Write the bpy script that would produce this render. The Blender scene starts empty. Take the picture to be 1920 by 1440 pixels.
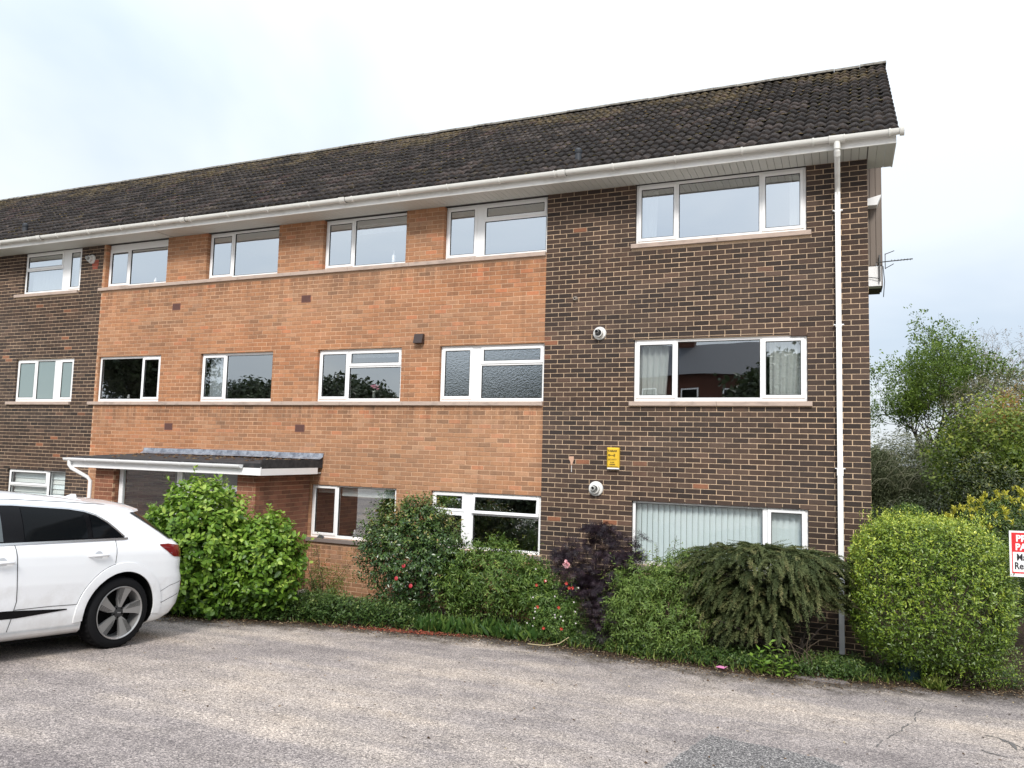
import bpy, bmesh, math, random
import numpy as np
from mathutils import Vector, Matrix

random.seed(7)
rng = np.random.default_rng(7)
scn = bpy.context.scene
COL = scn.collection
R = math.radians

# ------------------------------------------------------------------ camera
F_PX, YAW, PITCH, ROLL = 1442.0, 0.4055, 0.0850, 0.0265
CAM = Vector((4.362, -11.436, -0.776))
cy_, sy_, cp_, sp_ = math.cos(YAW), math.sin(YAW), math.cos(PITCH), math.sin(PITCH)
fwd = Vector((-sy_ * cp_, cy_ * cp_, sp_)); rt = Vector((cy_, sy_, 0)); up = rt.cross(fwd)
r2 = rt * math.cos(ROLL) + up * math.sin(ROLL); u2 = -rt * math.sin(ROLL) + up * math.cos(ROLL)
cam = bpy.data.cameras.new("camera"); cam_o = bpy.data.objects.new("camera", cam); COL.objects.link(cam_o)
cam.sensor_width = 36; cam.lens = F_PX / 1920 * 36; cam.clip_end = 2000; cam.clip_start = 0.05
M = Matrix(((r2.x, u2.x, -fwd.x, CAM.x), (r2.y, u2.y, -fwd.y, CAM.y), (r2.z, u2.z, -fwd.z, CAM.z), (0, 0, 0, 1)))
cam_o.matrix_world = M
scn.camera = cam_o

# ------------------------------------------------------------------ world, sun, exposure
SUN_EL, SUN_AZ = R(42), R(162)      # azimuth clockwise from +y: behind the viewer
world = bpy.data.worlds.new("World"); scn.world = world; world.use_nodes = True
nt = world.node_tree; N = nt.nodes; Lk = nt.links; N.clear()
def wn(t, **k):
    n = N.new(t)
    for a, b in k.items(): setattr(n, a, b)
    return n
out = wn('ShaderNodeOutputWorld'); bg = wn('ShaderNodeBackground')
sky = wn('ShaderNodeTexSky', sky_type='NISHITA', sun_disc=False, sun_elevation=SUN_EL, sun_rotation=SUN_AZ, air_density=1.0, dust_density=2.0)
skymul = wn('ShaderNodeVectorMath', operation='SCALE'); skymul.inputs[3].default_value = 1.0
Lk.new(sky.outputs[0], skymul.inputs[0])
tc = wn('ShaderNodeTexCoord'); sep = wn('ShaderNodeSeparateXYZ'); Lk.new(tc.outputs['Generated'], sep.inputs[0])
zc = wn('ShaderNodeMath', operation='MAXIMUM'); zc.inputs[1].default_value = 0.0; Lk.new(sep.outputs[2], zc.inputs[0])
zd = wn('ShaderNodeMath', operation='ADD'); zd.inputs[1].default_value = 0.28; Lk.new(zc.outputs[0], zd.inputs[0])
dv = wn('ShaderNodeVectorMath', operation='DIVIDE'); cmb = wn('ShaderNodeCombineXYZ')
for i in range(3): Lk.new(zd.outputs[0], cmb.inputs[i])
Lk.new(tc.outputs['Generated'], dv.inputs[0]); Lk.new(cmb.outputs[0], dv.inputs[1])
nz = wn('ShaderNodeTexNoise'); nz.inputs['Scale'].default_value = 0.9; nz.inputs['Detail'].default_value = 5; nz.inputs['Roughness'].default_value = 0.5
nz.inputs['Distortion'].default_value = 0.4
Lk.new(dv.outputs[0], nz.inputs['Vector'])
cr = wn('ShaderNodeValToRGB'); cr.color_ramp.elements[0].position = 0.36; cr.color_ramp.elements[1].position = 0.60
cr.color_ramp.elements[0].color = (3.25, 3.72, 4.3, 1); cr.color_ramp.elements[1].color = (4.6, 4.85, 5.05, 1)
Lk.new(nz.outputs[0], cr.inputs[0])
mx = wn('ShaderNodeMix', data_type='RGBA'); mx.inputs[0].default_value = 0.88     # cloud cover over the blue sky
Lk.new(skymul.outputs[0], mx.inputs[6]); Lk.new(cr.outputs[0], mx.inputs[7])
# CIE overcast brightening towards the zenith
gr_ = wn('ShaderNodeMath', operation='MULTIPLY_ADD'); gr_.inputs[1].default_value = 1.4; gr_.inputs[2].default_value = 0.97
zz_ = wn('ShaderNodeMath', operation='MULTIPLY'); Lk.new(zc.outputs[0], zz_.inputs[0]); Lk.new(zc.outputs[0], zz_.inputs[1]); Lk.new(zz_.outputs[0], gr_.inputs[0])
sc2 = wn('ShaderNodeVectorMath', operation='SCALE'); Lk.new(mx.outputs[2], sc2.inputs[0]); Lk.new(gr_.outputs[0], sc2.inputs[3])
Lk.new(sc2.outputs[0], bg.inputs[0]); bg.inputs[1].default_value = 0.1
Lk.new(bg.outputs[0], out.inputs[0])
sun = bpy.data.lights.new("sun", 'SUN'); sun.energy = 1.5; sun.angle = R(14); sun.color = (1, 0.96, 0.9)
sun_o = bpy.data.objects.new("sun", sun); COL.objects.link(sun_o)
sd = Vector((math.sin(SUN_AZ) * math.cos(SUN_EL), math.cos(SUN_AZ) * math.cos(SUN_EL), math.sin(SUN_EL)))
sun_o.rotation_euler = sd.to_track_quat('Z', 'Y').to_euler()
scn.view_settings.view_transform = 'Standard'; scn.view_settings.look = 'None'
scn.view_settings.exposure = 1.06; scn.view_settings.gamma = 1; scn.view_settings.use_curve_mapping = False
scn.render.engine = 'CYCLES'; scn.cycles.max_bounces = 6; scn.cycles.transparent_max_bounces = 12
scn.cycles.use_denoising = True; scn.cycles.sample_clamp_indirect = 4

# ------------------------------------------------------------------ object helpers
def tag(o, label=None, cat=None, group=None, kind=None):
    if label: o['label'] = label
    if cat: o['category'] = cat
    if group: o['group'] = group
    if kind: o['kind'] = kind
    return o
def empty(name, loc=(0, 0, 0)):
    o = bpy.data.objects.new(name, None); o.location = loc; o.empty_display_size = 0.2; COL.objects.link(o); return o
def link(name, me, mat=None, parent=None, label=None):
    o = bpy.data.objects.new(name, me); COL.objects.link(o)
    if mat is not None and not me.materials:
        for m in (mat if isinstance(mat, (list, tuple)) else [mat]): me.materials.append(m)
    if parent is not None:
        o.parent = parent
        p = parent; off = Vector((0, 0, 0))
        while p is not None: off += p.location; p = p.parent
        o.location = -off                     # meshes are written in world coordinates
    if label: o['label'] = label
    return o
def np_mesh(name, V, Fs, attrs=None, smooth=False):
    me = bpy.data.meshes.new(name)
    V = np.asarray(V, np.float32); me.vertices.add(len(V)); me.vertices.foreach_set('co', V.ravel())
    Fs = [np.asarray(f, np.int32) for f in Fs if len(f)]
    tot = sum(f.size for f in Fs); nf = sum(len(f) for f in Fs)
    me.loops.add(tot); me.loops.foreach_set('vertex_index', np.concatenate([f.ravel() for f in Fs]))
    me.polygons.add(nf)
    lens = np.concatenate([np.full(len(f), f.shape[1], np.int32) for f in Fs])
    starts = np.concatenate([[0], np.cumsum(lens)[:-1]]).astype(np.int32)
    me.polygons.foreach_set('loop_start', starts)
    try: me.polygons.foreach_set('loop_total', lens)
    except Exception: pass
    if smooth: me.polygons.foreach_set('use_smooth', np.ones(nf, bool))
    if attrs:
        for k, a in attrs.items():
            at = me.attributes.new(k, 'FLOAT', 'FACE'); at.data.foreach_set('value', np.asarray(a, np.float32))
    me.update(calc_edges=True)
    return me
class MB:
    def __init__(s): s.v = []; s.f = []; s.r = []; s.cur = 0.5; s.mi = []; s.m = 0
    def face(s, idx): s.f.append(idx); s.r.append(s.cur); s.mi.append(s.m)
    def add(s, vs, fs):
        b = len(s.v); s.v += [tuple(v) for v in vs]
        for f in fs: s.face(tuple(i + b for i in f))
    def box(s, x0, x1, y0, y1, z0, z1):
        s.add([(x0, y0, z0), (x1, y0, z0), (x1, y1, z0), (x0, y1, z0), (x0, y0, z1), (x1, y0, z1), (x1, y1, z1), (x0, y1, z1)],
              [(0, 3, 2, 1), (4, 5, 6, 7), (0, 1, 5, 4), (1, 2, 6, 5), (2, 3, 7, 6), (3, 0, 4, 7)])
    def cbox(s, x0, x1, y0, y1, z0, z1, c=0.004):
        # box with a chamfered front (y0) face
        s.add([(x0 + c, y0, z0 + c), (x1 - c, y0, z0 + c), (x1 - c, y0, z1 - c), (x0 + c, y0, z1 - c),
               (x0, y0 + c, z0), (x1, y0 + c, z0), (x1, y0 + c, z1), (x0, y0 + c, z1),
               (x0, y1, z0), (x1, y1, z0), (x1, y1, z1), (x0, y1, z1)],
              [(0, 1, 2, 3), (4, 5, 1, 0), (5, 6, 2, 1), (6, 7, 3, 2), (7, 4, 0, 3),
               (8, 9, 5, 4), (9, 10, 6, 5), (10, 11, 7, 6), (11, 8, 4, 7)])
    def tube(s, pts, rad, n=8, caps=True):
        pts = [Vector(p) for p in pts]
        if not hasattr(rad, '__len__'): rad = [rad] * len(pts)
        b = len(s.v); prev = None
        for i, p in enumerate(pts):
            d = (pts[min(i + 1, len(pts) - 1)] - pts[max(i - 1, 0)]).normalized()
            a = Vector((0, 0, 1)) if abs(d.z) < 0.9 else Vector((1, 0, 0))
            if prev is not None: a = prev
            e1 = (a - d * a.dot(d)).normalized(); e2 = d.cross(e1); prev = e1
            for k in range(n):
                t = 2 * math.pi * k / n
                q = p + (e1 * math.cos(t) + e2 * math.sin(t)) * rad[i]; s.v.append(tuple(q))
        for i in range(len(pts) - 1):
            for k in range(n):
                k2 = (k + 1) % n
                s.face((b + i * n + k, b + i * n + k2, b + (i + 1) * n + k2, b + (i + 1) * n + k))
        if caps:
            s.face(tuple(b + k for k in reversed(range(n)))); e = b + (len(pts) - 1) * n
            s.face(tuple(e + k for k in range(n)))
    def lathe(s, c, axis, prof, n=24):
        # prof: (distance along axis, radius)
        c = Vector(c); ax = Vector(axis).normalized(); a = Vector((0, 0, 1)) if abs(ax.z) < 0.9 else Vector((1, 0, 0))
        e1 = (a - ax * a.dot(ax)).normalized(); e2 = ax.cross(e1); b = len(s.v)
        for (h, r) in prof:
            for k in range(n):
                t = 2 * math.pi * k / n; s.v.append(tuple(c + ax * h + (e1 * math.cos(t) + e2 * math.sin(t)) * r))
        for i in range(len(prof) - 1):
            for k in range(n):
                k2 = (k + 1) % n
                s.face((b + i * n + k, b + i * n + k2, b + (i + 1) * n + k2, b + (i + 1) * n + k))
    def build(s, name, mat=None, parent=None, label=None, smooth=False, kind=None, sharp=None):
        me = bpy.data.meshes.new(name); me.from_pydata(s.v, [], s.f)
        at = me.attributes.new('rnd', 'FLOAT', 'FACE'); at.data.foreach_set('value', np.array(s.r, np.float32))
        if any(s.mi): me.polygons.foreach_set('material_index', np.array(s.mi, np.int32))
        if smooth:
            me.polygons.foreach_set('use_smooth', np.ones(len(s.f), bool))
            if sharp: me.set_sharp_from_angle(angle=R(sharp))
        me.update()
        o = link(name, me, mat, parent, label)
        if kind: o['kind'] = kind
        return o
def shared(name, o_src, parent, loc_world, rot=None, scale=None):
    o = o_src.copy(); COL.objects.link(o)
    return o

# ------------------------------------------------------------------ materials
def mat(name, base=(0.5, 0.5, 0.5), rough=0.6, metal=0.0, spec=0.5, coat=0.0):
    m = bpy.data.materials.new(name); m.use_nodes = True
    b = m.node_tree.nodes['Principled BSDF']
    b.inputs['Base Color'].default_value = (*base, 1); b.inputs['Roughness'].default_value = rough
    b.inputs['Metallic'].default_value = metal; b.inputs['Specular IOR Level'].default_value = spec
    b.inputs['Coat Weight'].default_value = coat; b.inputs['Coat Roughness'].default_value = 0.05
    return m
def nodes(m): return m.node_tree.nodes, m.node_tree.links, m.node_tree.nodes['Principled BSDF']
def ramp(n, stops, interp='LINEAR'):
    c = n.new('ShaderNodeValToRGB'); c.color_ramp.interpolation = interp
    el = c.color_ramp.elements
    while len(el) < len(stops): el.new(0.5)
    for e, (p, col) in zip(el, stops): e.position = p; e.color = (*col, 1)
    return c
def noise(n, l, scale, detail=3, vec=None, rough=0.55, dim='3D'):
    t = n.new('ShaderNodeTexNoise'); t.inputs['Scale'].default_value = scale; t.inputs['Detail'].default_value = detail
    t.inputs['Roughness'].default_value = rough
    if vec is not None: l.new(vec, t.inputs['Vector'])
    return t
def world_pos(n):
    return n.new('ShaderNodeNewGeometry').outputs['Position']
def mixc(n, l, a, b, fac, mode='MIX'):
    x = n.new('ShaderNodeMix'); x.data_type = 'RGBA'; x.blend_type = mode
    for inp, val in ((6, a), (7, b)):
        if isinstance(val, tuple): x.inputs[inp].default_value = (*val, 1)
        else: l.new(val, x.inputs[inp])
    if isinstance(fac, float): x.inputs[0].default_value = fac
    else: l.new(fac, x.inputs[0])
    return x.outputs[2]
def mathn(n, l, op, a, b=None, c=None, clamp=False):
    x = n.new('ShaderNodeMath'); x.operation = op; x.use_clamp = clamp
    for i, v in enumerate((a, b, c)):
        if v is None: continue
        if isinstance(v, (int, float)): x.inputs[i].default_value = v
        else: l.new(v, x.inputs[i])
    return x.outputs[0]
def bump(n, l, bsdf, h, strength=0.3, dist=0.01):
    b = n.new('ShaderNodeBump'); b.inputs['Strength'].default_value = strength; b.inputs['Distance'].default_value = dist
    l.new(h, b.inputs['Height']); l.new(b.outputs[0], bsdf.inputs['Normal'])
def attr(n, name='rnd'):
    a = n.new('ShaderNodeAttribute'); a.attribute_name = name; return a.outputs['Fac']

def brick_mat(name, stops, stain=(0.75, 0.72, 0.7), grain=0.35, sills=True):
    m = mat(name, rough=0.85, spec=0.25); n, l, b = nodes(m); pos = world_pos(n)
    c = ramp(n, stops); l.new(attr(n), c.inputs[0])
    g = noise(n, l, 160, 3, pos); big = noise(n, l, 0.55, 4, pos); mid = noise(n, l, 14, 3, pos)
    gr = ramp(n, [(0.25, (1 - grain,) * 3), (0.75, (1 + grain,) * 3)]); l.new(g.outputs[0], gr.inputs[0])
    x = mixc(n, l, c.outputs[0], gr.outputs[0], 1.0, 'MULTIPLY')
    br = ramp(n, [(0.35, stain), (0.65, (1.08, 1.06, 1.04))]); l.new(big.outputs[0], br.inputs[0])
    x = mixc(n, l, x, br.outputs[0], 0.8, 'MULTIPLY')
    mr = ramp(n, [(0.3, (0.86, 0.86, 0.88)), (0.7, (1.1, 1.08, 1.05))]); l.new(mid.outputs[0], mr.inputs[0])
    x = mixc(n, l, x, mr.outputs[0], 0.7, 'MULTIPLY')
    hm = n.new('ShaderNodeMapping'); hm.inputs['Scale'].default_value = (0.22, 1, 0.8); l.new(pos, hm.inputs[0]); hn = noise(n, l, 0.9, 3, hm.outputs[0])
    hr = ramp(n, [(0.38, (1.02, 0.93, 0.86)), (0.62, (0.99, 1.07, 1.12))]); l.new(hn.outputs[0], hr.inputs[0]); x = mixc(n, l, x, hr.outputs[0], 0.9, 'MULTIPLY')
    vm = n.new('ShaderNodeMapping'); vm.inputs['Scale'].default_value = (7, 1, 0.5); l.new(pos, vm.inputs[0]); vn = noise(n, l, 1.0, 4, vm.outputs[0], 0.6)
    vr = ramp(n, [(0.52, (1, 1, 1)), (0.75, (0.74, 0.74, 0.75))]); l.new(vn.outputs[0], vr.inputs[0]); x = mixc(n, l, x, vr.outputs[0], 0.8, 'MULTIPLY')
    if sills:
        sz = n.new('ShaderNodeSeparateXYZ'); l.new(pos, sz.inputs[0]); tot = None
        for zs in (2.37, -0.06, -2.5):
            d_ = mathn(n, l, 'SUBTRACT', zs, sz.outputs[2]); f_ = mathn(n, l, 'MULTIPLY', mathn(n, l, 'SUBTRACT', 1.0, mathn(n, l, 'DIVIDE', d_, 0.55), clamp=True), mathn(n, l, 'GREATER_THAN', d_, 0.0))
            tot = f_ if tot is None else mathn(n, l, 'MAXIMUM', tot, f_)
        sm = n.new('ShaderNodeMapping'); sm.inputs['Scale'].default_value = (5.5, 1, 0.35); l.new(pos, sm.inputs[0]); sn_ = noise(n, l, 1.0, 5, sm.outputs[0], 0.7)
        sr = ramp(n, [(0.42, (0, 0, 0)), (0.62, (0.55, 0.55, 0.55))]); l.new(sn_.outputs[0], sr.inputs[0])
        x = mixc(n, l, x, (0.035, 0.03, 0.026), mathn(n, l, 'MULTIPLY', tot, sr.outputs[0]))
        db = mathn(n, l, 'MULTIPLY', mathn(n, l, 'DIVIDE', mathn(n, l, 'SUBTRACT', -2.75, sz.outputs[2]), 0.6, clamp=True), mathn(n, l, 'MULTIPLY', mid.outputs[0], 0.9))
        x = mixc(n, l, x, (0.040, 0.042, 0.026), db)
    l.new(x, b.inputs['Base Color'])
    bump(n, l, b, g.outputs[0], 0.5, 0.004)
    return m
DARK = brick_mat('dark_brown_brick', [(0.0, (0.0443, 0.0338, 0.0300)), (0.25, (0.0612, 0.0440, 0.0372)), (0.55, (0.0760, 0.0525, 0.0419)), (0.8, (0.0907, 0.0609, 0.0475)),
                                      (0.94, (0.1113, 0.0762, 0.0593)), (0.988, (0.1298, 0.0830, 0.0633)), (0.996, (0.2782, 0.1270, 0.0751))])
ORANGE = brick_mat('orange_brick', [(0.0, (0.28, 0.155, 0.092)), (0.10, (0.345, 0.180, 0.102)), (0.4, (0.385, 0.194, 0.106)), (0.7, (0.43, 0.216, 0.114)),
                                    (0.9, (0.44, 0.245, 0.145)), (0.97, (0.50, 0.21, 0.11)), (1.0, (0.37, 0.21, 0.13))], stain=(0.88, 0.87, 0.86), grain=0.2)
PORCHB = brick_mat('porch_brick', [(0.0, (0.20, 0.098, 0.065)), (0.5, (0.27, 0.125, 0.080)), (1.0, (0.34, 0.155, 0.098))], grain=0.2)
def mortar_mat(name, c):
    m = mat(name, c, 0.95, spec=0.1); n, l, b = nodes(m); pos = world_pos(n)
    g = noise(n, l, 90, 3, pos); big = noise(n, l, 1.3, 3, pos)
    r1 = ramp(n, [(0.3, tuple(v * 0.75 for v in c)), (0.7, tuple(v * 1.15 for v in c))]); l.new(g.outputs[0], r1.inputs[0])
    r2_ = ramp(n, [(0.35, (0.8, 0.8, 0.8)), (0.65, (1.1, 1.05, 1.0))]); l.new(big.outputs[0], r2_.inputs[0])
    l.new(mixc(n, l, r1.outputs[0], r2_.outputs[0], 1.0, 'MULTIPLY'), b.inputs['Base Color'])
    bump(n, l, b, g.outputs[0], 0.4, 0.004)
    return m
MORT_D = mortar_mat('buff_mortar', (0.62, 0.47, 0.335)); MORT_O = mortar_mat('pink_buff_mortar', (0.58, 0.385, 0.26))
UPVC = mat('white_upvc', (0.88, 0.88, 0.88), 0.3)
def dirty_white(name, c, rough, streak=0.25, dirt=(0.42, 0.38, 0.33)):
    m = mat(name, c, rough); n, l, b = nodes(m); pos = world_pos(n)
    mp = n.new('ShaderNodeMapping'); mp.inputs['Scale'].default_value = (3.0, 3.0, 9.0); l.new(pos, mp.inputs[0])
    t = noise(n, l, 1.6, 6, mp.outputs[0], 0.65)
    f = ramp(n, [(0.5, (0, 0, 0)), (0.78, (streak,) * 3)]); l.new(t.outputs[0], f.inputs[0])
    l.new(mixc(n, l, c, dirt, f.outputs[0]), b.inputs['Base Color'])
    return m
FASCIA = dirty_white('fascia_white', (0.78, 0.77, 0.74), 0.35, 0.5)
GUTTER = dirty_white('gutter_white', (0.72, 0.71, 0.67), 0.4, 0.3, (0.33, 0.28, 0.24))
SOFFIT = mat('soffit_boards', (0.62, 0.63, 0.60), 0.5)
SILL = dirty_white('stone_sill', (0.46, 0.36, 0.30), 0.9, 0.8, (0.20, 0.16, 0.14))
SILLD = dirty_white('dark_stone_sill', (0.20, 0.165, 0.15), 0.9, 0.8, (0.10, 0.09, 0.08))
BLACKR = mat('black_rubber', (0.012, 0.012, 0.012), 0.5)
GREYP = mat('grey_plastic', (0.032, 0.036, 0.044), 0.6)
def glass_mat(name, refl=0.22, tint=(0.96, 0.97, 0.97), bumpy=0.0, frosted=None):
    m = bpy.data.materials.new(name); m.use_nodes = True; n = m.node_tree.nodes; l = m.node_tree.links; n.clear()
    o = n.new('ShaderNodeOutputMaterial'); g = n.new('ShaderNodeBsdfGlossy'); g.inputs['Roughness'].default_value = 0.0; g.inputs[0].default_value = (0.95, 0.98, 1, 1)
    if frosted: tr = n.new('ShaderNodeBsdfDiffuse'); tr.inputs[0].default_value = (*frosted, 1)
    else: tr = n.new('ShaderNodeBsdfTransparent'); tr.inputs[0].default_value = (*tint, 1)
    gq = n.new('ShaderNodeNewGeometry'); fr = n.new('ShaderNodeFresnel'); fr.inputs[0].default_value = 1.5
    f = mathn(n, l, 'MULTIPLY_ADD', fr.outputs[0], 1.9, refl - 0.08, clamp=True)
    if not frosted: f = mathn(n, l, 'MULTIPLY', f, mathn(n, l, 'SUBTRACT', 1.0, gq.outputs['Backfacing']))   # the two faces of a pane reflect once
    mx = n.new('ShaderNodeMixShader'); l.new(f, mx.inputs[0]); l.new(tr.outputs[0], mx.inputs[1]); l.new(g.outputs[0], mx.inputs[2]); l.new(mx.outputs[0], o.inputs[0])
    pos = world_pos(n); t = noise(n, l, 55 if bumpy > 0.3 else 0.9, 1, pos)
    b = n.new('ShaderNodeBump'); b.inputs['Strength'].default_value = 0.45 if bumpy > 0.3 else 0.12; b.inputs['Distance'].default_value = 0.003 if bumpy > 0.3 else 0.02
    l.new(t.outputs[0], b.inputs['Height']); l.new(b.outputs[0], g.inputs['Normal'])
    return m
GLASS = glass_mat('window_glass', 0.42)
GLASS_TOP = glass_mat('coated_window_glass', 0.66)
GLASS_LOW = glass_mat('clear_low_window_glass', 0.09)
GLASS_PAT = glass_mat('patterned_glass', 0.44, bumpy=1.0, frosted=(0.045, 0.052, 0.055))
GLASS_FROST = glass_mat('frosted_glass', 0.12, bumpy=0.2, frosted=(0.20, 0.26, 0.25))
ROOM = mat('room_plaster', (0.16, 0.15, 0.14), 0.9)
CURT = mat('curtain_cloth', (0.72, 0.75, 0.72), 0.9); NET = mat('net_cloth', (0.55, 0.6, 0.63), 0.9)
BLIND = mat('pale_blind_cloth', (0.78, 0.86, 0.86), 0.8)

# roof tile
TILE = mat('concrete_roof_tile', rough=0.75, spec=0.25)
n, l, b = nodes(TILE); pos = world_pos(n)
c = ramp(n, [(0.0, (0.014, 0.011, 0.010)), (0.5, (0.029, 0.0235, 0.0215)), (0.85, (0.050, 0.041, 0.037)), (1.0, (0.040, 0.024, 0.023))]); l.new(attr(n), c.inputs[0])
t1 = noise(n, l, 11, 6, pos, 0.8); t2 = noise(n, l, 38, 2, pos); t3 = noise(n, l, 1.1, 4, pos)
gr = ramp(n, [(0.36, (0.25, 0.25, 0.26)), (0.52, (1.0, 1.0, 1.0)), (0.66, (2.5, 2.35, 2.2))]); l.new(t1.outputs[0], gr.inputs[0])
x = mixc(n, l, c.outputs[0], gr.outputs[0], 1.0, 'MULTIPLY')
# moss and lichen gather towards the ridge
sp = n.new('ShaderNodeSeparateXYZ'); l.new(pos, sp.inputs[0])
rz = n.new('ShaderNodeMapRange'); rz.inputs[1].default_value = 5.3; rz.inputs[2].default_value = 6.7; rz.inputs[3].default_value = -0.08; rz.inputs[4].default_value = 0.25; l.new(sp.outputs[2], rz.inputs[0])
lm = mathn(n, l, 'ADD', t3.outputs[0], rz.outputs[0])
lr = ramp(n, [(0.55, (0, 0, 0)), (0.70, (0.8, 0.8, 0.8))]); l.new(lm, lr.inputs[0])
t4 = noise(n, l, 9, 5, pos, 0.7); lr2 = ramp(n, [(0.42, (0, 0, 0)), (0.62, (1, 1, 1))]); l.new(t4.outputs[0], lr2.inputs[0])
lmask = mathn(n, l, 'MULTIPLY', lr.outputs[0], lr2.outputs[0])
x = mixc(n, l, x, (0.155, 0.115, 0.055), lmask)
wr = ramp(n, [(0.70, (0, 0, 0)), (0.76, (0.7, 0.7, 0.7))]); l.new(t2.outputs[0], wr.inputs[0])
x = mixc(n, l, x, (0.30, 0.29, 0.27), wr.outputs[0]); l.new(x, b.inputs['Base Color']); bump(n, l, b, t1.outputs[0], 0.7, 0.01)
RIDGE = mat('ridge_tile_concrete', (0.16, 0.145, 0.12), 0.9); n, l, b = nodes(RIDGE); pos = world_pos(n)
t = noise(n, l, 10, 5, pos, 0.7); c = ramp(n, [(0.35, (0.07, 0.06, 0.05)), (0.55, (0.19, 0.175, 0.15)), (0.75, (0.30, 0.28, 0.24))]); l.new(t.outputs[0], c.inputs[0]); l.new(c.outputs[0], b.inputs['Base Color'])
LEAD = mat('lead_flashing', (0.22, 0.24, 0.28), 0.45, 0.3); n, l, b = nodes(LEAD); pos = world_pos(n)
t = noise(n, l, 9, 5, pos, 0.7); c = ramp(n, [(0.35, (0.12, 0.13, 0.16)), (0.7, (0.42, 0.45, 0.50))]); l.new(t.outputs[0], c.inputs[0]); l.new(c.outputs[0], b.inputs['Base Color'])
FELT = mat('roofing_felt', (0.035, 0.034, 0.036), 0.9); n, l, b = nodes(FELT); pos = world_pos(n)
t = noise(n, l, 7, 5, pos, 0.75); c = ramp(n, [(0.4, (0.020, 0.020, 0.022)), (0.6, (0.045, 0.044, 0.046)), (0.72, (0.11, 0.07, 0.055))]); l.new(t.outputs[0], c.inputs[0]); l.new(c.outputs[0], b.inputs['Base Color'])

# asphalt: pale worn chippings; 'edge' carries metres from the planting bed
ASPH = mat('worn_asphalt', rough=0.95, spec=0.2); n, l, b = nodes(ASPH); pos = world_pos(n)
st = noise(n, l, 85, 2, pos, 0.9); sa = noise(n, l, 42, 4, pos, 0.8); sb = noise(n, l, 0.55, 5, pos, 0.6); sc_ = noise(n, l, 3.2, 4, pos, 0.6)
mpx = n.new('ShaderNodeMapping'); mpx.inputs['Scale'].default_value = (0.35, 2.2, 1); mpx.inputs['Rotation'].default_value = (0, 0, R(8)); l.new(pos, mpx.inputs[0])
sd_ = noise(n, l, 0.9, 4, mpx.outputs[0], 0.55)
c = ramp(n, [(0.38, (0.07, 0.064, 0.062)), (0.46, (0.23, 0.212, 0.205)), (0.53, (0.41, 0.374, 0.35)), (0.62, (0.84, 0.765, 0.69))])
l.new(mathn(n, l, 'ADD', mathn(n, l, 'MULTIPLY', st.outputs[0], 0.55), mathn(n, l, 'MULTIPLY', sa.outputs[0], 0.45)), c.inputs[0])
mixn = mathn(n, l, 'ADD', mathn(n, l, 'MULTIPLY', sb.outputs[0], 0.5), mathn(n, l, 'MULTIPLY', sd_.outputs[0], 0.5))
big = ramp(n, [(0.36, (0.60, 0.57, 0.58)), (0.47, (0.82, 0.78, 0.77)), (0.56, (1.06, 0.99, 0.92)), (0.66, (1.28, 1.16, 1.02))]); l.new(mixn, big.inputs[0])
x = mixc(n, l, c.outputs[0], big.outputs[0], 1.0, 'MULTIPLY')
m2 = ramp(n, [(0.35, (0.86, 0.86, 0.86)), (0.65, (1.08, 1.08, 1.08))]); l.new(sc_.outputs[0], m2.inputs[0]); x = mixc(n, l, x, m2.outputs[0], 1.0, 'MULTIPLY')
ed = n.new('ShaderNodeAttribute'); ed.attribute_name = 'edge'
e1 = mathn(n, l, 'ADD', ed.outputs['Fac'], mathn(n, l, 'MULTIPLY', mathn(n, l, 'SUBTRACT', sc_.outputs[0], 0.5), 1.3))
e1 = mathn(n, l, 'ADD', e1, mathn(n, l, 'MULTIPLY', mathn(n, l, 'SUBTRACT', sa.outputs[0], 0.5), 0.7))
er = ramp(n, [(0.10, (0.96, 0.96, 0.96)), (0.36, (0.62, 0.62, 0.62)), (0.62, (0.16, 0.16, 0.16)), (1.0, (0, 0, 0))]); l.new(e1, er.inputs[0])
x = mixc(n, l, x, (0.055, 0.044, 0.034), er.outputs[0]); l.new(x, b.inputs['Base Color']); bump(n, l, b, st.outputs[0], 0.5, 0.006)
PATCH = mat('dark_asphalt_patch', rough=0.95, spec=0.2); n, l, b = nodes(PATCH); pos = world_pos(n)
st = noise(n, l, 62, 3, pos, 0.9); sc_ = noise(n, l, 5, 5, pos, 0.7)
c = ramp(n, [(0.40, (0.035, 0.033, 0.034)), (0.5, (0.13, 0.122, 0.12)), (0.58, (0.30, 0.28, 0.265)), (0.66, (0.75, 0.70, 0.65))]); l.new(st.outputs[0], c.inputs[0])
l.new(c.outputs[0], b.inputs['Base Color']); bump(n, l, b, st.outputs[0], 0.5, 0.006)
# ragged, worn-through outline
al = n.new('ShaderNodeAttribute'); al.attribute_name = 'edge'
a1 = mathn(n, l, 'ADD', al.outputs['Fac'], mathn(n, l, 'MULTIPLY', mathn(n, l, 'SUBTRACT', sc_.outputs[0], 0.5), 1.6))
l.new(mathn(n, l, 'GREATER_THAN', mathn(n, l, 'ADD', a1, mathn(n, l, 'MULTIPLY', mathn(n, l, 'SUBTRACT', st.outputs[0], 0.5), 1.0)), 0.42), b.inputs['Alpha'])
SOIL = mat('soil', (0.05, 0.036, 0.026), 1.0, spec=0.1); n, l, b = nodes(SOIL); pos = world_pos(n)
t = noise(n, l, 14, 6, pos, 0.75); c = ramp(n, [(0.3, (0.020, 0.014, 0.010)), (0.6, (0.060, 0.043, 0.030)), (0.8, (0.14, 0.10, 0.07))]); l.new(t.outputs[0], c.inputs[0]); l.new(c.outputs[0], b.inputs['Base Color'])
bump(n, l, b, t.outputs[0], 0.8, 0.03)
GRASSG = mat('rough_grass_ground', (0.05, 0.075, 0.02), 1.0, spec=0.1)

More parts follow.
